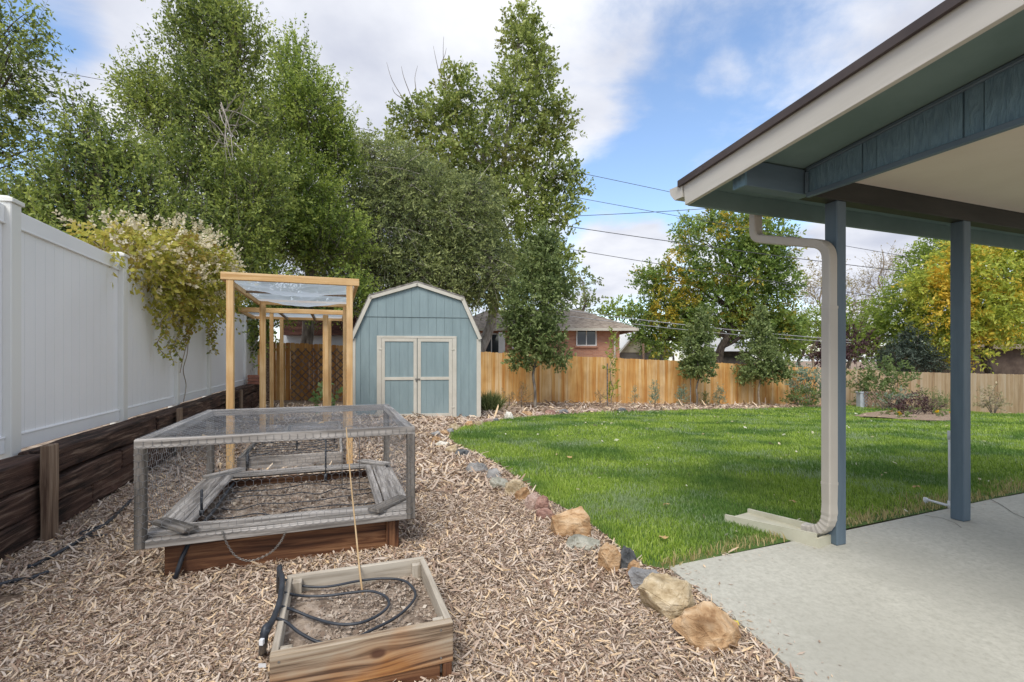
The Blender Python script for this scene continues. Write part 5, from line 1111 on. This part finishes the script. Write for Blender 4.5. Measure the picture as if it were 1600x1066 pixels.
for (p,q) in ((a,pk),(pk,b)):
    dx=(q-p).normalized(); e0=p-dx*(.5 if p is a else 0); e1=q+dx*(.5 if q is b else 0)
    m.hexa([(e0.x,gd-.4,e0.z+.02),(e1.x,gd-.4,e1.z+.02),(e1.x,gd+7.4,e1.z+.02),(e0.x,gd+7.4,e0.z+.02)],[(e0.x,gd-.4,e0.z+.2),(e1.x,gd-.4,e1.z+.2),(e1.x,gd+7.4,e1.z+.2),(e0.x,gd+7.4,e0.z+.2)])
m.build('roof',M['white_paint'],gh)
cp=MB(); q=at_d(1006,31); cp.tube([q,pt(1005,537,31)],.07,6); tag(cp.build('wood_post',M['stake_wood']),'brown wooden post beyond the fence in front of the small white house','post')
dh=44; fh=thing('far_house','low dark house with pale roof seen under the ash tree, beyond the fence','house',at_d(1150,dh))
hbox(fh,'wall',1122,1172,548,600,dh,6,surf('dark_wall',[(.05,.045,.04),(.09,.08,.07)],(2,2,2),.8,.1))
a=pt(1114,549,dh-.6); b=pt(1178,549,dh-.6); r_=pt(1146,528,dh+3); m=MB(); m.add([(a.x,dh-.6,a.z),(b.x,dh-.6,a.z),(b.x,dh+7,a.z),(a.x,dh+7,a.z),(a.x+1.2,dh+3.2,r_.z),(b.x-1.2,dh+3.2,r_.z)],[(0,1,5,4),(1,2,5),(2,3,4,5),(3,0,4),(3,2,1,0)]); m.build('roof',surf('pale_roof',[(.36,.36,.36),(.46,.46,.455)],(3,3,3),.9,.2),fh)
dh=34; fh=thing('red_brown_house','low dark brown house half hidden behind the yellow tree','house',at_d(1480,dh))
hbox(fh,'wall',1470,1760,545,610,dh,6,surf('brown_wall',[(.07,.05,.04),(.12,.09,.07)],(2,2,2),.85,.1)); hbox(fh,'roof',1455,1780,538,545,dh-.6,7,M['roof_far'])

# ================================================================ overhead wires and pole
M['cable_pale']=surf('pale_cable',[(.28,.28,.29),(.36,.36,.37)],(3,3,3),.6,0)
def wire(label,p0,p1,d0,d1,sag,r=.014,mk='cable'):
    a=pt(*p0,d0); b=pt(*p1,d1); q=[]
    for k in range(25):
        t=k/24; p=a.lerp(b,t); p.z-=sag*4*t*(1-t); q.append(p)
    m=MB(); m.tube(q,r,5); tag(m.build('overhead_wire',M[mk],origin=tuple((a+b)/2)),label,'overhead wire','overhead wires')
wire('highest overhead wire, passing left of the tall elm and across the tall middle tree',(-60,86),(1130,318),29,29,-.25,.016)
wire('second overhead wire from the left tree, dropping past the porch gutter',(-80,118),(1480,412),29,29,.25,.016)
wire('rising overhead wire that meets the porch gutter corner',(420,338),(1240,315),29,27,.5,.018)
wire('thick overhead wire below the crossing, running behind the ash tree top',(-100,172),(1480,432),29,29,.8,.022)
wire('overhead wire crossing the white cloud left of the ash tree',(-60,195),(1420,470),29,29,.75,.018)
wire('upper one of the lowest pair of wires above the brick house',(640,448),(1330,532),23,25,.25,.02,'cable_pale')
wire('lower one of the lowest pair of wires above the brick house',(640,456),(1330,536),23,25,.32,.016,'cable_pale')
pl = thing('utility_pole','weathered brown pole top sticking out between the two tall elms','utility pole',at_d(414,15)); m=MB(); m.tube([at_d(414,15),pt(414,180,15)],[.14,.10],8); m.build('pole',M['stake_wood'],pl); m=MB(); m.tube([pt(414,182,15),pt(414,168,15)],.13,8); m.build('cap',M['bark_pale'],pl)
# ================================================================ flower bed sheet
fb = [at(*p) for p in ((1330,651),(1352,647),(1390,643),(1440,642),(1490,645),(1500,652),(1492,660),(1450,661),(1420,658),(1380,656),(1350,655))]
v, f = tri_poly([tuple(p[:2]) for p in fb], .5)
tag(mesh_obj('flower_bed', [(x,y,float(gz(x,y))+.05+.04*mnoise.noise(Vector((x*3,y*3,0)))) for x,y,_ in v], f, M['mulch_base'], origin=(0,0,0), smooth=True), kind='structure')
fbpoly = [tuple(p[:2]) for p in fb]
# ================================================================ wood chips (stuff)
rng = np.random.default_rng(77)
def uvarr(x,y): return UX*x+UY*y, VX*x+VY*y
EXC = [(U0-.0,U1,V0,V1),(B0,B1,W0,W1),(6.22,7.7,-1.04,.1),(8.25,9.5,-.75,.1)]
patio_poly = [(p[0],p[1]) for p in pe]
def chip_zone(n, xr, yr, size, seed, cond=None):
    x = rng.uniform(*xr,n); y = rng.uniform(*yr,n); u,v = uvarr(x,y)
    k = (v>-1.95)&(u<16.95)&(v<27)&~pip(x,y,patio_poly)
    k &= ~pip(x,y,lawn_in)
    for a,b,c,d in EXC: k &= ~((u>a)&(u<b)&(v>c)&(v<d))
    rel = np.abs(x)/np.maximum(y,.1); k &= rel < 1.25
    dx = x-SB.x; dy = y-SB.y; k &= ~((np.abs(dx*math.cos(th)+dy*math.sin(th))<1.56)&(-dx*math.sin(th)+dy*math.cos(th)>0)&(-dx*math.sin(th)+dy*math.cos(th)<2.6))
    if cond is not None: k &= cond(x,y)
    return x[k],y[k],size
lawn_in = lawn_poly
zones = [chip_zone(190000,(-2.6,1.8),(1.1,2.6),.0145,1), chip_zone(180000,(-4,1.5),(2.6,4.6),.019,2), chip_zone(90000,(-5.5,.8),(4.6,8),.036,3), chip_zone(90000,(-7,1.5),(8,14),.045,4), chip_zone(45000,(-4,18),(10,26),.085,5)]
M['litter']=surf('leaf_litter',[(.34,.27,.14),(.50,.45,.28),(.60,.58,.46),(.40,.44,.28)],(9,9,9),.8,0,island=.95)
VV=[];LL=[]
for x,y,s in zones:
    n=len(x); z=gz(x,y)
    L_=s*np.exp(rng.normal(0,.62,n)); big=rng.uniform(size=n)<.045; L_[big]*=2.8; L_=np.minimum(L_,s*5); w=np.minimum(L_*rng.uniform(.08,.30,n), s*.6)
    a=rng.uniform(0,2*math.pi,n); tilt=rng.normal(0,.30,n); roll=rng.normal(0,.45,n)
    ax=np.stack([np.cos(a)*np.cos(tilt),np.sin(a)*np.cos(tilt),np.sin(tilt)],1); sd=np.stack([-np.sin(a),np.cos(a),np.zeros(n)],1); nr=np.cross(ax,sd); sd=sd*np.cos(roll)[:,None]+nr*np.sin(roll)[:,None]; nr=np.cross(ax,sd)
    c=np.stack([x,y,z+np.abs(L_*np.sin(tilt))*.5+rng.uniform(-.006,.014,n)],1); bend=rng.normal(0,.06,n)*L_
    h=L_[:,None]/2; ww=w[:,None]/2; tk=rng.uniform(.4,1.0,(n,1)); 
    p=[c-ax*h-sd*ww*tk, c-ax*h*.7+sd*ww*.7, c+nr*bend[:,None]-sd*ww, c+nr*bend[:,None]+sd*ww, c+ax*h*rng.uniform(.6,1,(n,1))-sd*ww*.6, c+ax*h+sd*ww*tk*.6]
    VV.append(np.stack(p,1).reshape(-1,3))
V_=np.concatenate(VV); n=len(V_)//6; b=np.arange(n)[:,None]*6; Fq=np.concatenate([np.concatenate([b,b+2,b+3,b+1],1),np.concatenate([b+2,b+4,b+5,b+3],1)],0)
tag(mesh_obj('wood_chips',V_,Fq,M['chips'],origin=(0,0,0)),kind='stuff')
# crumbs on the bed soil
VV=[]
def crumbs(u0,u1,v0,v1,z,n,s):
    u=rng.uniform(u0,u1,n); v=rng.uniform(v0,v1,n); x=UX*u+VX*v; y=UY*u+VY*v; c=np.stack([x,y,z+rng.uniform(-.002,.016,n)],1)
    A=rng.normal(size=(n,3)); A[:,2]*=.35; A/=np.linalg.norm(A,axis=1,keepdims=True); B=np.cross(A,rng.normal(size=(n,3))*np.array([.3,.3,1])); B/=np.linalg.norm(B,axis=1,keepdims=True); l=s*np.exp(rng.normal(0,.5,(n,1))); w=l*rng.uniform(.25,.8,(n,1))
    return np.stack([c-A*l/2,c+B*w/2,c+A*l/2,c-B*w/2],1).reshape(-1,3)
def crumb_obj(bedo,*a):
    v=crumbs(*a); tag(mesh_obj('soil_crumbs',v,np.arange(len(v)).reshape(-1,4),M['crumb'],bedo),kind='stuff')
M['crumb']=surf('soil_crumb',[(.14,.10,.075),(.28,.21,.16),(.42,.34,.27),(.55,.49,.41)],(9,9,9),.95,.2,island=.85)
crumb_obj(bedA,U0+.05,U1-.05,V0+.03,V1-.03,.135,5200,.011); crumb_obj(bedB,B0+.05,B1-.05,W0+.04,W1-.04,.135,9000,.016); crumb_obj(bc,6.27,7.65,-1.0,.05,zc+.125,5000,.024)
# stray chips and grit on the slab edge
def strays(n):
    t=rng.uniform(0,1,n); a=np.array(at(1046,893))[:2]; b_=np.array(at(1290,1120))[:2]; off=np.abs(rng.normal(0,.10,n))+.01
    x=a[0]+(b_[0]-a[0])*t+off; y=a[1]+(b_[1]-a[1])*t+off*.2
    x2=rng.uniform(1.0,5.5,n); y2=np.interp(x2,[.92,2.0,2.445,4.84],[2.92,3.3,3.53,4.5])-np.abs(rng.normal(0,.08,n))-.02
    x=np.where(rng.uniform(size=n)<.6,x,x2); y=np.where(x==x2,y2,y); k=pip(x,y,patio_poly); x=x[k]; y=y[k]; n=len(x)
    l=.012*np.exp(rng.normal(0,.6,n)); ang=rng.uniform(0,6.28,n); A=np.stack([np.cos(ang),np.sin(ang),rng.normal(0,.12,n)],1); B=np.stack([-np.sin(ang),np.cos(ang),np.zeros(n)],1)*.3; c=np.stack([x,y,np.full(n,.0185)],1); l=l[:,None]
    v=np.stack([c-A*l/2,c+B*l/2,c+A*l/2,c-B*l/2],1).reshape(-1,3); return v
v=strays(420); tag(mesh_obj('stray_chips',v,np.arange(len(v)).reshape(-1,4),M['chips'],origin=(0,0,0)),kind='stuff')
# small pale bits of leaf all over the lawn
def litter(n):
    x=rng.uniform(-1.5,24,n); y=3+rng.uniform(0,1,n)**1.3*19; k=pip(x,y,lawn_poly)&(np.abs(x)/y<1.2); x=x[k]; y=y[k]; n=len(x); l=(.009+.0018*y)*np.exp(rng.normal(0,.4,n)); l=l[:,None]
    A=rng.normal(size=(n,3)); A[:,2]*=.3; A/=np.linalg.norm(A,axis=1,keepdims=True); B=np.cross(A,rng.normal(size=(n,3))*np.array([.3,.3,1])); B/=np.linalg.norm(B,axis=1,keepdims=True); c=np.stack([x,y,gz(x,y)+.045],1)
    return np.stack([c-A*l,c+B*l*.6,c+A*l,c-B*l*.6],1).reshape(-1,3)
v=litter(900); tag(mesh_obj('leaf_litter',v,np.arange(len(v)).reshape(-1,4),M['litter'],origin=(0,0,0)),kind='stuff')
# ================================================================ grass (stuff)
NZ = lambda x,y,s,ph: (np.sin(x*s+ph)+np.sin(y*s*1.13+ph*1.7+1.2*np.sin(x*s*.6))+np.sin((x+y)*s*.8+ph*.4)+np.sin((x-y)*s*1.7+2*ph)*.6)/3.6
def dryness(x,y):
    u,v=uvarr(x,y); e=np.interp(v,[2.1,3.6,6,9],[2.42,2.5,2.6,2.62]); w=np.interp(v,[2.0,2.9,3.5,9],[.10,.17,.26,.30])*(1+.6*NZ(x,y,5,2))
    return 1-np.clip((u-e)/w,0,1)
def green(x,y): return rng.uniform(size=len(x))>dryness(x,y)*1.15
def near_edge(x,y): return rng.uniform(size=len(x))<dryness(x,y)*1.3
def grass(name, zones, mat, poly, hmod=1.0, cond=None, dy=True):
    VV=[];
    for (n,xr,yr,w,h) in zones:
        x=rng.uniform(*xr,n); y=rng.uniform(*yr,n); k=pip(x,y,poly)&~pip(x,y,fbpoly)&~pip(x,y,splash_poly)&(np.abs(x)/np.maximum(y,.1)<1.2)
        if cond is not None: k&=cond(x,y)
        x=x[k]; y=y[k]; n=len(x); z=gz(x,y)+.008
        hh=h*hmod*np.exp(rng.normal(0,.28,n))*(1+.25*NZ(x,y,2.2,1.0)); a=rng.uniform(0,2*math.pi,n); lean=np.abs(rng.normal(.35,.28,n)); la=rng.uniform(0,2*math.pi,n)*.6+.9*NZ(x,y,1.1,3)
        d=np.stack([np.cos(la),np.sin(la)],1); sd=np.stack([np.cos(a),np.sin(a),np.zeros(n)],1)*(w*rng.uniform(.6,1.3,n))[:,None]/2
        b=np.stack([x,y,z],1); m1=b+np.concatenate([d*(lean*hh*.35)[:,None],(hh*.6)[:,None]],1); t=b+np.concatenate([d*(lean*hh*1.1)[:,None],(hh*np.clip(1-.35*lean,.3,1))[:,None]],1)
        VV.append(np.stack([b-sd,b+sd,m1+sd*.75,m1-sd*.75,t+sd*.12,t-sd*.12],1).reshape(-1,3))
    V_=np.concatenate(VV); n=len(V_)//6; b=np.arange(n)[:,None]*6; Fq=np.concatenate([b+np.array([[0,1,2,3]]),b+np.array([[3,2,4,5]])],0)
    return tag(mesh_obj(name,V_,Fq,mat,origin=(0,0,0)),kind='stuff')
def grassmat():
    m,nt,out=_nm('grass_blade'); L=nt.links.new
    geo=N(nt,'ShaderNodeNewGeometry'); tc=N(nt,'ShaderNodeTexCoord')
    r=ramp(nt,even([(.15,.24,.025),(.26,.39,.045),(.37,.50,.075),(.50,.60,.18)])); L(geo.outputs['Random Per Island'],r.inputs['Fac'])
    n1=N(nt,'ShaderNodeTexNoise'); n1.inputs['Scale'].default_value=.8; n1.inputs['Detail'].default_value=5; L(tc.outputs['Object'],n1.inputs['Vector'])
    mr=N(nt,'ShaderNodeMapRange'); mr.inputs['From Min'].default_value=.45; mr.inputs['From Max'].default_value=.60; mr.inputs['To Max'].default_value=.95; L(n1.outputs['Fac'],mr.inputs['Value'])
    mc=N(nt,'ShaderNodeMix',data_type='RGBA'); r2=ramp(nt,even([(.06,.14,.025),(.11,.22,.04),(.18,.30,.07)])); L(geo.outputs['Random Per Island'],r2.inputs['Fac']); L(mr.outputs[0],mc.inputs[0]); L(r.outputs[0],mc.inputs[6]); L(r2.outputs[0],mc.inputs[7])
    # scattered clover / bleached patches
    n2=N(nt,'ShaderNodeTexNoise'); n2.inputs['Scale'].default_value=.9; n2.inputs['Detail'].default_value=7; n2.inputs['Roughness'].default_value=.7; mp=N(nt,'ShaderNodeMapping'); mp.inputs['Location'].default_value=(7,3,0); L(tc.outputs['Object'],mp.inputs[0]); L(mp.outputs[0],n2.inputs['Vector'])
    ad=N(nt,'ShaderNodeMath',operation='MULTIPLY_ADD'); ad.inputs[1].default_value=.2; L(geo.outputs['Random Per Island'],ad.inputs[0]); L(n2.outputs['Fac'],ad.inputs[2])
    m3=N(nt,'ShaderNodeMapRange'); m3.inputs['From Min'].default_value=.66; m3.inputs['From Max'].default_value=.74; m3.inputs['To Max'].default_value=.8; L(ad.outputs[0],m3.inputs['Value'])
    c2=N(nt,'ShaderNodeMix',data_type='RGBA'); L(m3.outputs[0],c2.inputs[0]); L(mc.outputs[2],c2.inputs[6]); c2.inputs[7].default_value=(.34,.42,.27,1)
    b=N(nt,'ShaderNodeBsdfPrincipled'); b.inputs['Roughness'].default_value=.6; b.inputs['Specular IOR Level'].default_value=.25; L(c2.outputs[2],b.inputs['Base Color'])
    t=N(nt,'ShaderNodeBsdfTranslucent'); L(c2.outputs[2],t.inputs['Color']); mx=N(nt,'ShaderNodeMixShader'); mx.inputs[0].default_value=.38; L(b.outputs[0],mx.inputs[1]); L(t.outputs[0],mx.inputs[2]); L(mx.outputs[0],out.inputs[0]); return m
M['grass']=grassmat()
grass('grass',[(120000,(.2,6),(2.6,5.2),.0058,.034),(120000,(-1.5,9),(5.2,8.5),.0085,.038),(110000,(-2,15),(8.5,14),.014,.044),(120000,(-2,28),(14,27),.026,.055)],M['grass'],lawn_poly,cond=lambda x,y: green(x,y))
# dried fringe along the slab
M['dry_grass']=leafmat('dry_grass',[(.20,.18,.06),(.40,.31,.14),(.52,.42,.22),(.30,.29,.09)],.3,src='island')
grass('dry_grass',[(60000,(.9,8),(2.7,6),.0065,.045)],M['dry_grass'],lawn_poly,cond=near_edge)
# fallen leaves
def fallen(label,px,py,s,cols,seed,dz=.05,cat='leaf',pos=None):
    p=(at(px,py) if pos is None else pos)+Vector((0,0,dz)); rs=random.Random(seed); m=MB(); a=rs.uniform(0,6.28); ring=[]
    for k in range(10):
        t=2*math.pi*k/10; r=s*(.5 if k%2 else .85)*rs.uniform(.8,1.1); ring.append(p+Vector((math.cos(t+a)*r,math.sin(t+a)*r*.8,s*.25*rs.uniform(-1,1))))
    m.add(ring+[p+Vector((0,0,s*.1))],[(k,(k+1)%10,10) for k in range(10)]); tag(m.build('fallen_leaf',cols),label,'fallen leaf','fallen leaves')
M['leaf_tan']=surf('tan_leaf',[(.40,.26,.11),(.52,.36,.17)],(20,20,20),.7,.2); M['leaf_yel']=surf('yellow_fallen',[(.55,.45,.06),(.65,.55,.12)],(20,20,20),.7,.2)
fallen('tan leaf on the grass left of the downspout splash block',1036,851,.045,M['leaf_tan'],1)
fallen('brown leaf on the grass above the splash block',1238,792,.04,M['leaf_tan'],2)
fallen('tan leaf on the grass above the biggest orange boulder',1041,797,.04,M['leaf_tan'],3)
fallen('pale leaf in the middle of the lawn left of the downspout',890,720,.06,M['leaf_tan'],4)
fallen('yellow leaf on the patio edge beside the orange slab rock',1148,978,.032,M['leaf_yel'],5,.02)
fallen('yellow leaf between the two nearest patio rocks',1051,957,.03,M['leaf_yel'],6,.03)
fallen('tan leaf on the mesh top of the caged bed, near the middle',0,0,.035,M['leaf_tan'],7,0,pos=pt(502,660,3.95))
fallen('pale curled leaf on the left part of the mesh cage top',0,0,.04,M['leaf_tan'],8,0,pos=pt(321,681,2.98))
fallen('pale leaf on the grass beside the farther porch post',1432,768,.05,M['leaf_tan'],9)
# ================================================================ black irrigation tubing on the chips at left
def tubing(label,pxs,r,dz=.015):
    m=MB(); m.tube(smooth_path([at(*p)+Vector((0,0,dz)) for p in pxs],7),r,7); tag(m.build('drip_hose',M['hose'],smooth=True),label,'irrigation hose')
tubing('dark drip hose on the chips along the foot of the timber wall',[(205,785),(190,800),(165,823),(140,838),(110,858),(55,888),(45,890)],.012,.02)
tubing('dark drip hose at the lower left edge of the chips',[(75,899),(50,908),(22,913),(-10,922),(-40,930)],.012,.02)
tubing('thin second hose end beside the timber wall stake',[(165,823),(135,833),(125,838),(140,842),(168,840)],.007,.02)
# ================================================================ world, sun, camera
w = bpy.data.worlds.new('World'); SC.world = w; w.use_nodes = True; nt = w.node_tree; nt.nodes.clear(); L = nt.links.new
SUN_EL, SUN_AZ = math.radians(52), math.radians(196)    # azimuth measured clockwise from +Y
out = nt.nodes.new('ShaderNodeOutputWorld'); sky = nt.nodes.new('ShaderNodeTexSky'); sky.sky_type = 'NISHITA'; sky.sun_disc = False; sky.sun_elevation = SUN_EL; sky.sun_rotation = SUN_AZ; sky.air_density = 1.0; sky.dust_density = .6; sky.ozone_density = 1.5
bg = nt.nodes.new('ShaderNodeBackground'); bg.inputs['Strength'].default_value = SKY_S; L(sky.outputs[0], bg.inputs['Color'])
tc = nt.nodes.new('ShaderNodeTexCoord'); sep = nt.nodes.new('ShaderNodeSeparateXYZ'); L(tc.outputs['Generated'], sep.inputs[0])
def MT(op, a=None, b=None, c=None):
    n = nt.nodes.new('ShaderNodeMath'); n.operation = op
    for i, q in enumerate((a,b,c)):
        if q is None: continue
        if isinstance(q,(int,float)): n.inputs[i].default_value = q
        else: L(q, n.inputs[i])
    return n.outputs[0]
zz = MT('MAXIMUM', MT('ADD', sep.outputs[2], .22), .05)
cx = MT('DIVIDE', sep.outputs[0], zz); cy = MT('DIVIDE', sep.outputs[1], zz)
cmb = nt.nodes.new('ShaderNodeCombineXYZ'); L(cx, cmb.inputs[0]); L(cy, cmb.inputs[1])
n1 = nt.nodes.new('ShaderNodeTexNoise'); n1.inputs['Scale'].default_value = 2.0; n1.inputs['Detail'].default_value = 10; n1.inputs['Roughness'].default_value = .58; n1.inputs['Distortion'].default_value = .3; L(cmb.outputs[0], n1.inputs['Vector'])
def lobe(px, py, wd, amt):
    d = Vector(((px-CX)/F, 1, (HY-py)/F)).normalized()
    dp = nt.nodes.new('ShaderNodeVectorMath'); dp.operation = 'DOT_PRODUCT'; dp.inputs[1].default_value = d; nrm = nt.nodes.new('ShaderNodeVectorMath'); nrm.operation = 'NORMALIZE'; L(tc.outputs['Generated'], nrm.inputs[0]); L(nrm.outputs[0], dp.inputs[0])
    mr = nt.nodes.new('ShaderNodeMapRange'); mr.interpolation_type = 'SMOOTHSTEP'; mr.inputs['From Min'].default_value = math.cos(wd); mr.inputs['From Max'].default_value = 1; mr.inputs['To Max'].default_value = amt; L(dp.outputs['Value'], mr.inputs['Value']); return mr.outputs['Result']
bias = None
for lb in LOBES:
    o_ = lobe(*lb); bias = o_ if bias is None else MT('ADD', bias, o_)
val = MT('ADD', MT('ADD', n1.outputs['Fac'], bias), .10)
mk = nt.nodes.new('ShaderNodeMapRange'); mk.interpolation_type = 'SMOOTHSTEP'; mk.inputs['From Min'].default_value = .40; mk.inputs['From Max'].default_value = .70; L(val, mk.inputs['Value'])
n2 = nt.nodes.new('ShaderNodeTexNoise'); n2.inputs['Scale'].default_value = 2.1; n2.inputs['Detail'].default_value = 6; n2.inputs['Roughness'].default_value = .5; mp2 = nt.nodes.new('ShaderNodeMapping'); mp2.inputs['Location'].default_value = (4.3,1.7,0); L(cmb.outputs[0], mp2.inputs[0]); L(mp2.outputs[0], n2.inputs['Vector'])
cr = nt.nodes.new('ShaderNodeValToRGB'); cr.color_ramp.elements[0].position = .32; cr.color_ramp.elements[0].color = (.53,.56,.66,1); cr.color_ramp.elements[1].position = .62; cr.color_ramp.elements[1].color = (.86,.875,.92,1); L(n2.outputs['Fac'], cr.inputs['Fac'])
bg2 = nt.nodes.new('ShaderNodeBackground'); bg2.inputs['Strength'].default_value = CLOUD_S; L(cr.outputs[0], bg2.inputs['Color'])
mx = nt.nodes.new('ShaderNodeMixShader'); L(mk.outputs[0], mx.inputs[0]); L(bg.outputs[0], mx.inputs[1]); L(bg2.outputs[0], mx.inputs[2]); L(mx.outputs[0], out.inputs[0])
sl = bpy.data.lights.new('sun', 'SUN'); sl.energy = SUN_S; sl.angle = math.radians(26); sl.color = (1,.95,.86); so = bpy.data.objects.new('sun', sl); COL.objects.link(so)
sd_ = Vector((math.sin(SUN_AZ)*math.cos(SUN_EL), math.cos(SUN_AZ)*math.cos(SUN_EL), math.sin(SUN_EL))); so.rotation_euler = (-sd_).to_track_quat('-Z','Y').to_euler(); so.location = sd_*60
cam = bpy.data.cameras.new('camera'); cam.sensor_width = 36; cam.lens = 36*F/1600; cam.shift_y = (HY-533)/1600; cam.clip_end = 2000; cam.clip_start = .05
co = bpy.data.objects.new('camera', cam); COL.objects.link(co); co.location = (0,0,EYE); co.rotation_euler = (math.radians(90),0,0); SC.camera = co
SC.view_settings.view_transform = 'Standard'; SC.view_settings.look = 'None'; SC.view_settings.exposure = EXPO; SC.view_settings.gamma = 1
SC.cycles.max_bounces = 6; SC.cycles.diffuse_bounces = 4; SC.cycles.transparent_max_bounces = 12; SC.cycles.use_denoising = True
